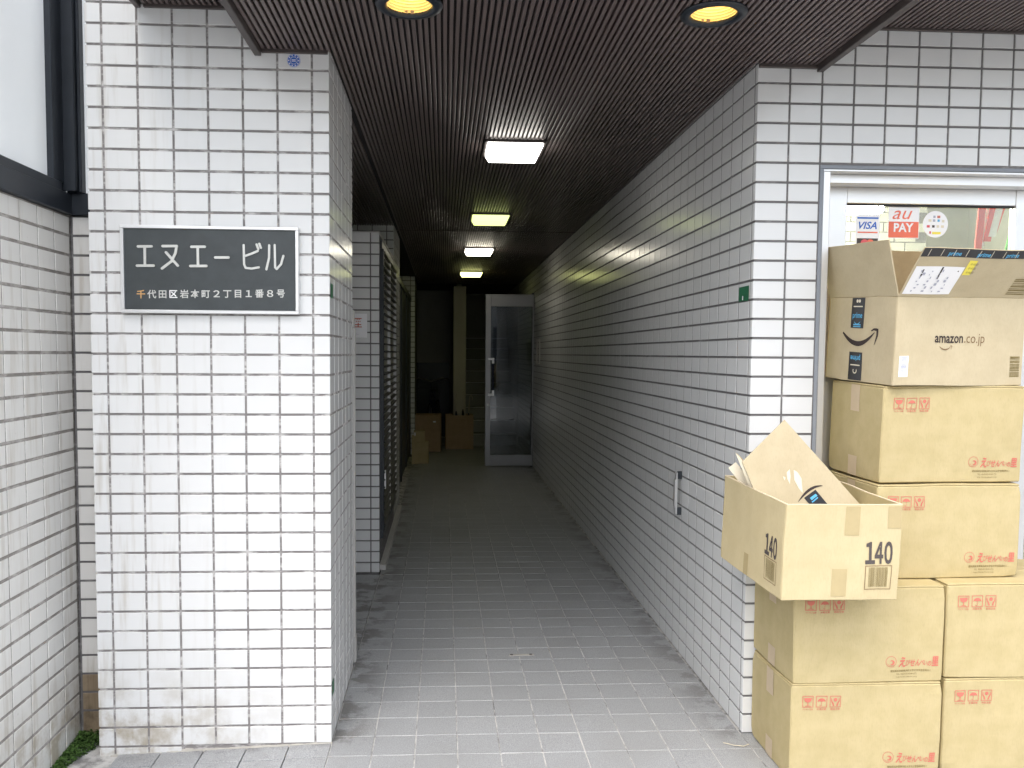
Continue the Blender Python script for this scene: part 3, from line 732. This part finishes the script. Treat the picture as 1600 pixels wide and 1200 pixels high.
for i, (u, v, m, wv) in enumerate(((.45, .78, 'greyprint', .09), (.62, .78, 'red', .12), (.28, .64, 'cream', .12), (.44, .64, 'greyprint', .1), (.62, .64, 'cyan', .09), (.8, .62, 'cream', .1), (.22, .42, 'rose', .12), (.42, .42, 'ink_grey', .1), (.6, .42, 'cream', .1), (.78, .42, 'cream', .12), (.55, .17, 'yellow', .34), (.3, .19, 'rose', .07))):
    Flat((0, 0, 0), *X3, .0009).rect((u - wv / 2) * a, (v - .045) * b, (u + wv / 2) * a, (v + .045) * b).build('logo', m, o)
# interior
rm = MB(); rm.box(1.3548, 3.4, 2.2, 2.3, 0, 2.6); rm.box(3.3, 3.399, .16, 2.2, 0, 2.6); rm.box(1.3548, 3.4, .16, 2.2, 2.45, 2.6)
structure(rm.build('shop_wall', 'shop_paint'))
bw = root('shop_brick_panel', 'grey brick patterned wall seen through the shop glass', 'wall', (2.06, 1.60, 0))
MB().box(0, .62, .004, .05, 0, 2.44).build('grout_body', 'grout', bw)
for j in range(22):
    for i in range(5):
        x0 = .125 * i + (.0625 if j % 2 else 0); 
        if x0 > .56: continue
        put('brick', tile_mesh(.115, .048, 'pale_grey'), bw, (x0 + .06, -.002, 1.26 + .054 * j))
M['shop_tube'] = emit('shop_tube_light', (1, .97, .70), 130)
sl = root('shop_lamp', 'yellow glowing lamp inside the shop behind the glass', 'lamp', (1.84, .95, 2.115))
bx('tube', 'shop_tube', sl, 0, .25, 0, .10, -.02, .03, c=.008); bx('holder', 'pale_grey', sl, -.03, .28, -.01, .11, .0305, .06)
bn = root('striped_cloth', 'red and white striped cloth hanging inside the shop', 'cloth', (2.27, .50, 1.86))
for k in range(5):
    mb = MB(); mb.prism([(.030 * k, .30), (.030 * (k + 1), .30), (.030 * (k + 1) - .02 - .012 * k, .02 * k), (.030 * k - .02 - .012 * k, .02 * k)], .012 * sin(k * 1.8), .012 * sin(k * 1.8) + .006); mb.build('stripe', 'bunting_red' if k % 2 == 0 else 'letter_white', bn)
gn = root('green_cloth', 'green and yellow cloth hanging inside the shop at the edge of the glass', 'cloth', (2.39, .48, 1.72))
MB().prism([(.03, .40), (.24, .40), (.24, 0), (-.04, .02)], 0, .006).build('green_field', 'bunting_green', gn); MB().prism([(.0, .42), (.10, .42), (.015, .22)], -.012, -.006).build('yellow_corner', 'bunting_yellow', gn)
shf = root('display_shelf', 'low dark display shelf with wares inside the shop door', 'shelf', (2.02, .22, 0))
for z in (.42, .72, 1.0): bx('board', 'dark_paint', shf, 0, .7, 0, .3, z, z + .02)
for x in (0, .68): bx('upright', 'dark_paint', shf, x - .02, x - .0005, 0, .3, 0, 1.3)
for k in range(6):
    tag(bx('goods_box', ['rose', 'white', 'cyan', 'bunting_green', 'cream', 'navy'][k], None, 2.03 + .11 * k, 2.12 + .11 * k, .26, .40, .7405, .83 + .03 * (k % 3), c=.003), ['rose', 'white', 'sky blue', 'green', 'cream', 'navy'][k] + ' goods box on the shelf inside the shop', 'box', 'goods on the shop shelf')

# ------------------------------------------------------------------ stacked cardboard boxes
RED_ICONS = {}
def handling_icons(par, x, z, s, dy=0):
    """glass, umbrella and hands in square frames, printed on a front face (local y=0)"""
    f = Flat((x, dy, z), *X3, .0014)
    g = s * .055
    for k in range(3):
        o = k * s * 1.24
        f.frame(o, 0, o + s, s * 1.02, g)
        if k == 0:
            f.poly([(o + s * .14, s * .84), (o + s * .17, s * .68)] + [(o + s * .5 + s * .33 * cos(t), s * .68 - s * .24 * sin(t)) for t in [pi - pi * i / 8 for i in range(1, 8)]] + [(o + s * .83, s * .68), (o + s * .86, s * .84)][::1], .0001)
            f.rect(o + s * .46, s * .16, o + s * .54, s * .46); f.band([(o + s * .24, s * .10), (o + s * .5, s * .16), (o + s * .76, s * .10)], s * .05, .0002)
        elif k == 1:
            f.poly([(o + s * .14, s * .5)] + [(o + s * .5 + s * .36 * cos(t), s * .5 + s * .31 * sin(t)) for t in [pi - pi * i / 10 for i in range(1, 10)]] + [(o + s * .86, s * .5), (o + s * .68, s * .54), (o + s * .5, s * .5), (o + s * .32, s * .54)], .0001)
            f.rect(o + s * .48, s * .2, o + s * .52, s * .49); f.ring(o + s * .43, s * .2, s * .09, s * .045, 10, pi, 2 * pi)
        else:
            f.disc(o + s * .5, s * .68, s * .17, 16, .0001)
            for sg_ in (-1, 1): f.band([(o + s * (.5 + sg_ * .36), s * .82), (o + s * (.5 + sg_ * .34), s * .56), (o + s * (.5 + sg_ * .22), s * .36), (o + s * (.5 + sg_ * .15), s * .12)], [s * .05, s * .09, s * .14, s * .13])
    for k, t_ in enumerate(('ワレモノ注意', '水濡注意', '取扱注意')): f.text(t_, k * s * 1.24 + s * .5, -s * .24, s * (.165 if k == 0 else .2), .01, 1 if k == 0 else 1.1, 0, 'c')
    f.build('handling_icons', 'red', par)
def maker_mark(par, x, z, s):
    f = Flat((x, 0, z), *X3, .0014)
    f.ring(s * .5, s * .55, s * .5, s * .04); f.band(arc_pts(lambda t: (s * .55 + s * .2 * cos(2.3 - 4.6 * t), s * .48 + s * .17 * sin(2.3 - 4.6 * t)), 12), [s * (.02 + .15 * sin(pi * i / 11)) for i in range(12)], .0001)
    f.ring(s * .5, s * .55, s * .38, s * .025, 12, 3.6, 5.6)
    px = s * 1.2
    for ch, k, dy, b in (('え', 1.05, 0, .028), ('び', .60, .16, .012), ('せ', .74, .0, .022), ('ん', .70, .05, .022), ('べ', .62, .12, .016), ('い', .50, .10, .012), ('の', .58, -.02, .016), ('里', .95, .04, .03)):
        f.text(ch, px, s * (.10 + dy * .6), s * k, b, .70, .22 if ch != '里' else .1); px += s * k * .64
    f.build('maker_mark', 'red', par)
    f = Flat((x, 0, z), *X3, .0014)
    f.text('愛知県知多郡美浜町大字北方字吉田流52-1', s * .45, -s * .40, s * .215, .012, .93); f.text('TEL. 0569-82-0248 (代)', s * 1.0, -s * .68, s * .19, .0, 1.05); f.text('http://www.ebisato.co.jp', s * 1.0, -s * .94, s * .19, .0, 1.05)
    f.build('address_lines', 'ink_olive', par)
def carton(label, x, y, z, th, W=.515, D=.342, H=.325, tilt=0, marks=True, tapes=True, lid_gap=.002):
    o = root('cardboard_carton', label, 'carton', (x, y, z), (tilt, 0, th), 'tan cartons stacked before the shop')
    global WARP
    fn = softened(int(x * 1000 + z * 77), .0034, (W, D, H - .006)); WARP = fn
    wbox('body', 'card', o, (0, W, 0, D, .001, H - .006), .004, fn)
    for k in (0, 1):
        y0, y1 = (0.001, D / 2 - lid_gap / 2) if k == 0 else (D / 2 + lid_gap / 2, D - .001)
        wbox('lid_flap', 'card', o, (.001, W - .001, y0, y1, H - .0058, H - .0004), .0018, fn)
    if tapes:
        for z0, z1 in ((H * .70, H - .007), (.004, H * .22)):
            Flat((0, D / 2 + .03, 0), (0, -1, 0), (0, 0, 1), .0012).rect(0, z0, .058, z1).build('tape', 'tape_pink', o)
    if marks:
        handling_icons(o, .038, H - .078, .0375); maker_mark(o, W - .198, .052, .037)
    WARP = None
    return o
carton('tan carton on the ground beside the passage corner, at the foot of the stack', 1.152, -.330, 0, .008)
carton('tan carton on the ground at the right edge of the picture', 1.688, -.303, 0, .0)
carton('tan carton of the second layer that carries the open box marked 140', 1.154, -.327, .3262, .010)
carton('tan carton of the second layer at the right edge of the picture', 1.686, -.303, .3262, .0)
carton('tan carton right behind the open box marked 140, in the third layer', 1.465, -.244, .6525, .027)
carton('tan carton of the fourth layer, directly under the open box with the smile', 1.474, -.236, .9790, .050, H=.333, tilt=.026)

# ---- open box with flaps and a curved arrow
AW, AD, AH = .495, .390, .295
az_ = root('open_box', 'open kraft box with raised flaps and a curved arrow print on top of the stack', 'box', (1.49, -.27, 1.3125), (.046, -.003, .13))
T = .005
WARP = softened(5, .0036)
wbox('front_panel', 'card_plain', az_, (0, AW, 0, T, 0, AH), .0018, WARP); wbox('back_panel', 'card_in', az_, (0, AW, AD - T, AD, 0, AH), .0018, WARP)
wbox('side_panel', 'card_plain', az_, (0, T, T + .0003, AD - T - .0003, 0, AH), .0018, WARP); wbox('side_panel', 'card_plain', az_, (AW - T, AW, T + .0003, AD - T - .0003, 0, AH), .0018, WARP)
bx('base', 'card_plain', az_, T + .0003, AW - T - .0003, T + .0003, AD - T - .0003, 0, T)
def flap(par, name, mat, hinge, along, out, ang, L, t=.0045, width=1.0, up=(0, 0, 1)):
    """board hinged on an edge: hinge corner, edge vector, outward vector, angle from upright"""
    h, a, o_ = Vector(hinge), Vector(along), Vector(out); d = Vector(up) * cos(ang) + o_ * sin(ang); n = a.normalized().cross(d)
    X = Matrix((( *a.normalized(), 0), (*n, 0), (*d, 0), (0, 0, 0, 1))).transposed(); X.translation = h
    fn = WARP; wbox(name, mat, par, (0, a.length * width, -t / 2, t / 2, .001, L), .0014, lambda p: fn(X @ Vector(p))); return X
XL = flap(az_, 'side_flap', 'card_plain', (.0025, AD, AH), (0, -AD, 0), (-1, 0, 0), .247, .191)
XF = flap(az_, 'front_flap', 'card_plain', (0, .0025, AH), (AW, 0, 0), (0, -1, 0), .647, .190)
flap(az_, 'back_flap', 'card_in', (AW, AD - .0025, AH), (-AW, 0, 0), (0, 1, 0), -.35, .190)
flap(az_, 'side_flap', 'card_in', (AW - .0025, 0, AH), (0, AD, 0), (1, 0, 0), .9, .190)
SIDE = dict(o=(0, AD, 0), u=(0, -1, 0), v=(0, 0, 1))
def side(h=.0012): return Flat((0, AD, 0), (0, -1, 0), (0, 0, 1), h)
def prime_tape(z0, z1, up):
    c0 = AD * .46 - .037
    side(.0008).rect(c0, z0, c0 + .074, z1).build('printed_tape', 'tape_black', az_)
    f = side(.0014); g = side(.0014); k = side(.0014); cx = c0 + .037
    if up:
        f.text('prime', cx, z1 - .070, .027, .014, .88, 0, 'c'); f.band(arc_pts(lambda t: (cx - .018 + .036 * t, z1 - .083 - .010 * sin(pi * t)), 10), [.001 + .004 * sin(pi * i / 9) for i in range(10)]); f.rect(cx - .022, z0 + .004, cx + .022, z0 + .007); f.rect(cx - .022, z0 + .010, cx + .022, z0 + .014)
        k.rect(cx - .026, z1 - .033, cx + .026, z1 - .029); k.disc(cx - .006, z1 - .012, .006, 12); k.disc(cx + .007, z1 - .012, .006, 12, .0001)
    else:
        vs, fs = glyphs('prime', .02); w = max(v[0] for v in vs)
        f.add([(cx + (w / 2 - v[0]) * .024, z1 - .014 - v[1] * .027) for v in vs], [tuple(reversed(q)) for q in fs])
        k.rect(cx - .026, z0 + .052, cx + .026, z0 + .056); k.ring(cx, z0 + .034, .011, .004, 16, 2.6, 6.8)
    f.build('tape_print', 'cyan', az_); k.build('tape_marks', 'cream', az_)
prime_tape(AH - .108, AH - .002, True); prime_tape(.004, .104, False)
f = side(); smile(f, AD * .50, .172, .200, .70); f.build('curved_arrow', 'ink', az_)
f = Flat((0, 0, 0), *X3, .0012); f.text('amazon', .148, .145, .048, .016, .74); f.build('word_mark', 'ink', az_)
f = Flat((0, 0, 0), *X3, .0012); f.text('.co.jp', .262, .145, .048, -.004, .78); f.build('word_mark_end', 'ink_brown', az_)
f = Flat((0, 0, 0), *X3, .0013); smile(f, .190, .132, .048, .8); f.build('word_arrow', 'ink_brown', az_)
f = Flat((0, 0, 0), *X3, .0008); f.rect(.018, .028, .052, .098); f.build('barcode_label', 'white', az_)
f = Flat((0, 0, 0), *X3, .0014)
for k in range(18): f.rect(.024, .036 + .0033 * k, .046, .036 + .0033 * k + random.choice((.0009, .0014, .0020)))
f.build('barcode', 'greyprint', az_)
f = Flat((0, 0, 0), *X3, .0014); z = .03
while z < .098: t = random.choice((.0015, .002, .004, .0028)); f.rect(AW - .052, z, AW - .014, z + t); z += t + random.choice((.0015, .002, .004))
f.build('printed_barcode', 'ink_olive', az_)
def onflap(X, h): 
    X3x = X.to_3x3(); return Flat(X.translation, X3x.col[0], X3x.col[2], .0022 + h)
onflap(XF, .0008).rect(.001, .158, AW - .002, .1895).build('edge_tape', 'tape_black', az_)
f = onflap(XF, .0014)
for k in range(5):
    x0 = .025 + .21 * (k // 1) * .5
    f.text('prime', x0 + .07, .164, .022, .02, .9)
f.build('tape_print', 'cyan', az_); f = onflap(XF, .0014)
for k in range(12): f.rect(.024 + .045 * k, .161, .026 + .045 * k, .186)
f.build('tape_marks', 'cream', az_)
onflap(XF, .0008).rect(.006, .014, .182, .122).build('shipping_label', 'white', az_); onflap(XF, .0010).rect(.186, .092, .214, .148).build('yellow_sticker', 'yellow', az_)
f = onflap(XF, .0014)
for (cx, cy, w_, h_) in ((.10, .075, .006, .022), (.10, .098, .006, .022), (.035, .098, .004, .013), (.035, .082, .005, .012), (.163, .104, .004, .004)): f.rect(cx, cy, cx + w_, cy + h_)
f.build('label_bars', 'ink', az_); f = onflap(XF, .0014)
for k in range(26):
    cx = .03 + .005 * (k % 3) + .034 * (k // 7); cy = .024 + .013 * (k % 7); f.rect(cx, cy, cx + random.uniform(.002, .010), cy + random.uniform(.004, .010), .00005 * k)
f.build('label_text', 'greyprint', az_); f = onflap(XF, .0014)
for k in range(3): f.text('千代田', .1935, .098 + .016 * k, .010, .0, 1)
f.build('sticker_text', 'ink_olive', az_); f = onflap(XF, .0014)
for k in range(9): f.rect(AW - .10, .016 + .0075 * k, AW - .03, .016 + .0075 * k + random.choice((.002, .0035, .0045)))
f.build('printed_barcode', 'ink_olive', az_)

# ---- open box marked 140 and the flattened boards in it
BW, BD, BH = .376, .492, .302
bq = root('numbered_box', 'pale open box printed 140 jutting out over the passage corner', 'box', (1.037, -.500, .6575), (.034, .013, .05))
T = .007
WARP = softened(11, .0040)
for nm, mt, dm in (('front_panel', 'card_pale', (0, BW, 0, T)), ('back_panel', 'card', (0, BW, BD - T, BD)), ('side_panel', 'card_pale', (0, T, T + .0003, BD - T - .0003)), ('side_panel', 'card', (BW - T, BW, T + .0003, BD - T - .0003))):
    wbox(nm, mt, bq, dm + (0, BH - .002), .002, WARP); wbox('folded_rim', 'card_edge', bq, dm + (BH - .0018, BH + .0004), .0006, WARP)
bx('base', 'card', bq, T + .0003, BW - T - .0003, T + .0003, BD - T - .0003, 0, T)
def print140(F):
    f = F(.0014); x0 = 0
    vs, fs = glyphs('140', .045)
    for ch, cx in (('１', .015), ('４', .043), ('０', .073)): f.text(ch, cx, .102, .086, .034, .50 if ch != '１' else .62, 0, 'c')
    f.build('number', 'ink_grey', bq)
    f = F(.0014); f.frame(0, .018, .086, .094, .002); f.build('barcode_frame', 'ink_brown', bq)
    f = F(.0013); x = .012
    while x < .074: t = random.choice((.0006, .0009, .0014)); f.rect(x, .026, x + t, .088); x += t + random.choice((.0008, .0012, .0018))
    f.build('barcode', 'ink_olive', bq)
print140(lambda h: Flat((BW - .112, 0, .016), *X3, h)); print140(lambda h: Flat((0, .128, .016), (0, -1, 0), (0, 0, 1), h))
for x0, z0, z1 in ((.158, .012, .10), (.192, .205, .296), (BW - .046, .225, .296)): Flat((0, 0, 0), *X3, .0009).rect(x0, z0, x0 + (.048 if x0 < .3 else .044), z1).build('tape', 'tape', bq)
Flat((0, BD, 0), (0, -1, 0), (0, 0, 1), .0009).rect(BD - .29, .003, BD - .255, .075).build('tape', 'tape', bq)
WARP = None
def ray(px, py): return fw + r1 * ((px - 765.384) / 1316.335) - u1 * ((py - 629.98) / 1316.335)
CO = Vector((0, -2.99428, 1.41053))
def sheet(name, label_, p0, nrm, corners, t, mat, edge=None):
    """a flat board standing in a real plane (point p0, normal nrm) with the given outline"""
    n = Vector(nrm).normalized(); P0 = Vector(p0); P = []
    for px, py in corners: d = ray(px, py); P.append(CO + d * ((P0 - CO).dot(n) / d.dot(n)))
    u = (P[1] - P[0]).normalized(); v = n.cross(u); 
    o = root(name, label_, 'cardboard', tuple(P[0]))
    vs = [p - P[0] for p in P] + [p - P[0] - n * t for p in P]; k = len(P)
    MB().add(vs, [tuple(range(k)), tuple(reversed(range(k, 2 * k)))]).build('face', mat, o)
    MB().add([q + (n * -.00005) for q in vs], [(i, i + k, (i + 1) % k + k, (i + 1) % k) for i in range(k)]).build('cut_edge', edge or 'card_edge', o)
    return o, n, u, v
bigp, bn_ = (1.20, -.27, .95), (-.06, -1, .16)
ob, n_, u_, v_ = sheet('flattened_box', 'large flattened kraft board with torn print sticking out of the box marked 140', bigp, bn_, [(1226, 656), (1350, 795), (1300, 905), (1215, 850), (1160, 722)], .009, 'card_plain')
def on_board(px, py, h=.001):
    n = n_; d = ray(px, py); p = CO + d * ((Vector(bigp) - CO).dot(n) / d.dot(n)); return p + n * h - ob.location
def patch(name, mat, pts, h=.0012): MB().add([on_board(*p, h=h) for p in pts], (tuple(range(len(pts))),)).build(name, mat, ob)
patch('printed_tape', 'tape_black', [(1256, 778), (1274, 765), (1293, 788), (1275, 800)])
patch('tape_print', 'cyan', [(1265, 778), (1274, 771.5), (1277, 774.5), (1268, 781.5)], .0018)
for a_, b_ in (((1268, 784), (1277, 776.5)),): patch('tape_print', 'cyan', [a_, b_, (b_[0] + 1.2, b_[1] + 1.5), (a_[0] + 1.2, a_[1] + 1.5)], .0018)
arc = [(1247 + 38 * t, 784 - 25 * (1 - (1 - t) ** 2.2)) for t in [i / 10 for i in range(11)]]
for i in range(10):
    w0, w1 = 2.2 * sin(pi * (i / 10) ** .7) + .5, 2.2 * sin(pi * ((i + 1) / 10) ** .7) + .4; a_, b_ = arc[i], arc[i + 1]
    patch('curved_print', 'ink', [(a_[0], a_[1] - w0), (b_[0], b_[1] - w1), (b_[0], b_[1] + w1), (a_[0], a_[1] + w0)])
patch('torn_patch', 'cream', [(1240, 734), (1246, 738), (1252, 747), (1254, 770), (1248, 763), (1241, 750)]); patch('torn_patch', 'cream', [(1229, 738), (1234, 733), (1235, 745), (1234, 756), (1230, 748)]); patch('torn_patch', 'cream', [(1223, 744), (1227, 746), (1226, 751)])
sheet('folded_sheet', 'folded pale board with a dark gap at the left inside the box marked 140', (1.12, -.17, .95), (-.62, -1, .1), [(1149, 707), (1199, 764), (1208, 790), (1172, 765)], .004, 'cream')
sheet('folded_sheet', 'second leaf of the folded board, against the large torn board', (1.13, -.15, .95), (-.55, -1, .1), [(1151, 708), (1204, 762), (1214, 795), (1176, 766)], .003, 'card_in')
sheet('card_strip', 'short pale board strip leaning in the left corner of the box marked 140', (1.085, -.10, .95), (-.3, -1, .1), [(1138, 731), (1150, 722), (1192, 778), (1174, 778)], .003, 'cream')

# ------------------------------------------------------------------ things at the end of the passage
def simple_carton(name, lab, loc, rot, w_, d_, h_, mat='card_far', opened=False):
    o = root(name, lab, 'box', loc, rot)
    if opened:
        t = .005
        bx('front_panel', mat, o, 0, w_, 0, t, 0, h_); bx('back_panel', mat, o, 0, w_, d_ - t, d_, 0, h_); bx('side_panel', mat, o, 0, t, t, d_ - t, 0, h_); bx('side_panel', mat, o, w_ - t, w_, t, d_ - t, 0, h_); bx('base', mat, o, t, w_ - t, t, d_ - t, 0, t)
    else:
        bx('body', mat, o, 0, w_, 0, d_, 0, h_ - .006, c=.004); bx('lid_flap', mat, o, 0, w_, 0, d_ / 2 - .001, h_ - .0055, h_); bx('lid_flap', mat, o, 0, w_, d_ / 2 + .001, d_, h_ - .0055, h_)
    return o
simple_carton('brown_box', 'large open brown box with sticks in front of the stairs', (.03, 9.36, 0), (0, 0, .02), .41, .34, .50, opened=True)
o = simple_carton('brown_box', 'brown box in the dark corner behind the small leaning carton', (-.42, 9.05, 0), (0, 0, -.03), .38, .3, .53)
Flat((0, 0, 0), *X3, .001).rect(.27, .42, .31, .44).build('paper_label', 'white', o)
o = simple_carton('brown_box', 'small light brown carton with a stepped top on the floor by the end pier', (-.40, 7.72, 0), (0, 0, 0), .21, .14, .28, 'card')
bx('upper_part', 'card', o, .02, .16, .01, .13, .2805, .42); Flat((0, 0, 0), *X3, .001).rect(.03, .36, .045, .40).build('paper_label', 'white', o)
o = root('leaning_board', 'folded tan board leaning on the small carton', 'cardboard', (-.40, 7.66, .0), (-.09, 0, 0)); MB().prism([(0, 0), (.11, .01), (.07, .22), (.04, .36), (0, .38)], 0, .006).build('face', 'card', o)
for k, (x0, x1, h_) in enumerate(((.20, .13, .82), (.27, .25, .86), (.31, .36, .78))):
    o = root('umbrella', ['furled dark umbrella leaning left in the open brown box', 'furled dark umbrella standing in the middle of the open brown box', 'furled dark umbrella leaning right in the open brown box'][k], 'umbrella', (.03 + x0, 9.5, .01))
    q = Vector((x1 - x0, .05, h_)); MB().tube([q * .02, q * .10, q * .45, q * .62, q * .66], [.004, .018, .030, .014, .006], 10).build('canopy', ['navy', 'black', 'dark_paint'][k], o); MB().tube([q * .66, q * .9, q * .97, q * .98 + Vector((.02, 0, .012)), q * .96 + Vector((.04, 0, .0)), q * .9 + Vector((.042, 0, 0))], .007, 8).build('handle', 'plaster_warm', o)
# bicycle, parked in the dark alcove facing the passage
bk = root('bicycle', 'dark bicycle parked in the unlit alcove at the end of the passage', 'bicycle', (-.16, 10.35, 0), (0, 0, radians(84)))
def wheel(x):
    ty = MB(); ty.tube([(x + .31 * cos(2 * pi * k / 32), 0, .33 + .31 * sin(2 * pi * k / 32)) for k in range(33)], .017, 8, False); wv = ty.build('wheel', 'rubber', bk, True)
    rm = MB().tube([(x + .285 * cos(2 * pi * k / 32), 0, .33 + .285 * sin(2 * pi * k / 32)) for k in range(33)], .008, 6, False)
    for k in range(16): rm.tube([(x, 0, .33), (x + .285 * cos(2 * pi * k / 16), 0, .33 + .285 * sin(2 * pi * k / 16))], .0015, 4)
    rm.build('rim', 'steel', wv)
wheel(-.52); wheel(.52)
fr = MB(); 
for a_, b_, r_ in (((-.52, 0, .33), (-.40, 0, .95), .014), ((-.43, 0, .80), (.08, 0, .30), .016), ((-.42, 0, .86), (.16, 0, .66), .015), ((.08, 0, .30), (.18, 0, .80), .014), ((.08, 0, .30), (.52, 0, .33), .011), ((.16, 0, .66), (.52, 0, .33), .010)): fr.tube([a_, b_], r_, 10)
fr.build('frame', 'navy', bk); MB().tube([(-.30, -.28, 1.0), (-.38, -.18, 1.03), (-.40, 0, .98), (-.38, .18, 1.03), (-.30, .28, 1.0)], .012, 8).build('handlebar', 'steel', bk)
sdl = MB(); sdl.prism([(.04, .80), (.32, .80), (.34, .85), (.30, .87), (.05, .85)], -.06, .06); sdl.build('saddle', 'black', bk)
bs = MB()
for k in range(9): bs.tube([(-.78 + .28 * k / 8, -.16, .72), (-.78 + .28 * k / 8, -.16, .96)], .003, 4); bs.tube([(-.78 + .28 * k / 8, .16, .72), (-.78 + .28 * k / 8, .16, .96)], .003, 4); bs.tube([(-.78, -.16 + .04 * k, .72), (-.78, -.16 + .04 * k, .96)], .003, 4)
for z in (.72, .8, .88, .96): bs.tube([(-.78, -.16, z), (-.5, -.16, z), (-.5, .16, z), (-.78, .16, z), (-.78, -.16, z)], .004, 4)
bs.build('basket', 'dark_paint', bk)

# ------------------------------------------------------------------ small things on the ground
ds = root('floor_stop', 'tiny metal door stop plate set in the passage floor', 'fitting', (.352, .862, .0))
bx('plate', 'mortar', ds, -.04, .075, -.008, .008, .0005, .004, c=.0008)
for x in (-.03, .06): MB().lathe([(.0, .0005), (.008, .0005), (.008, .005), (.0, .006)], (x, 0, .0), 12).build('stud', 'ink_grey', ds)
MB_s = MB().tube([(1.02, -.06, .004), (1.05, -.085, .006), (1.085, -.09, .004), (1.11, -.075, .004)], .0015, 5); tag(MB_s.build('straw', 'straw'), 'curled dry straw on the floor near the lowest carton', 'straw')
ms_ = MB(); rng = random.Random(3)
for k in range(4200):
    t = rng.random(); x = -1.342 + .11 * rng.random() ** 1.6; y = .135 - .36 * t ** 1.5
    if x > -1.342 + .115 * (1 - t) + .012: continue
    z = -.045 + .05 * rng.random() * (1 - .6 * t); s_ = rng.uniform(.003, .009); a1 = rng.uniform(0, 6.3); tl = rng.uniform(-.9, .9)
    X = Matrix.Translation((x, y, z)) @ Matrix.Rotation(a1, 4, 'Z') @ Matrix.Rotation(tl, 4, 'X')
    ms_.add([(-s_, 0, 0), (0, -s_ * .6, .001), (s_, 0, 0), (0, s_ * .6, .001)], ((0, 1, 2, 3),), X)
mo_ = stuff(ms_.build('moss', 'moss')); mo_['label'] = 'green moss in the corner between the side wall and the pillar'; mo_['category'] = 'moss'
structure(MB().box(-1.344, -1.225, -.5, .15, -.06, -.043).build('gutter', 'soil'))
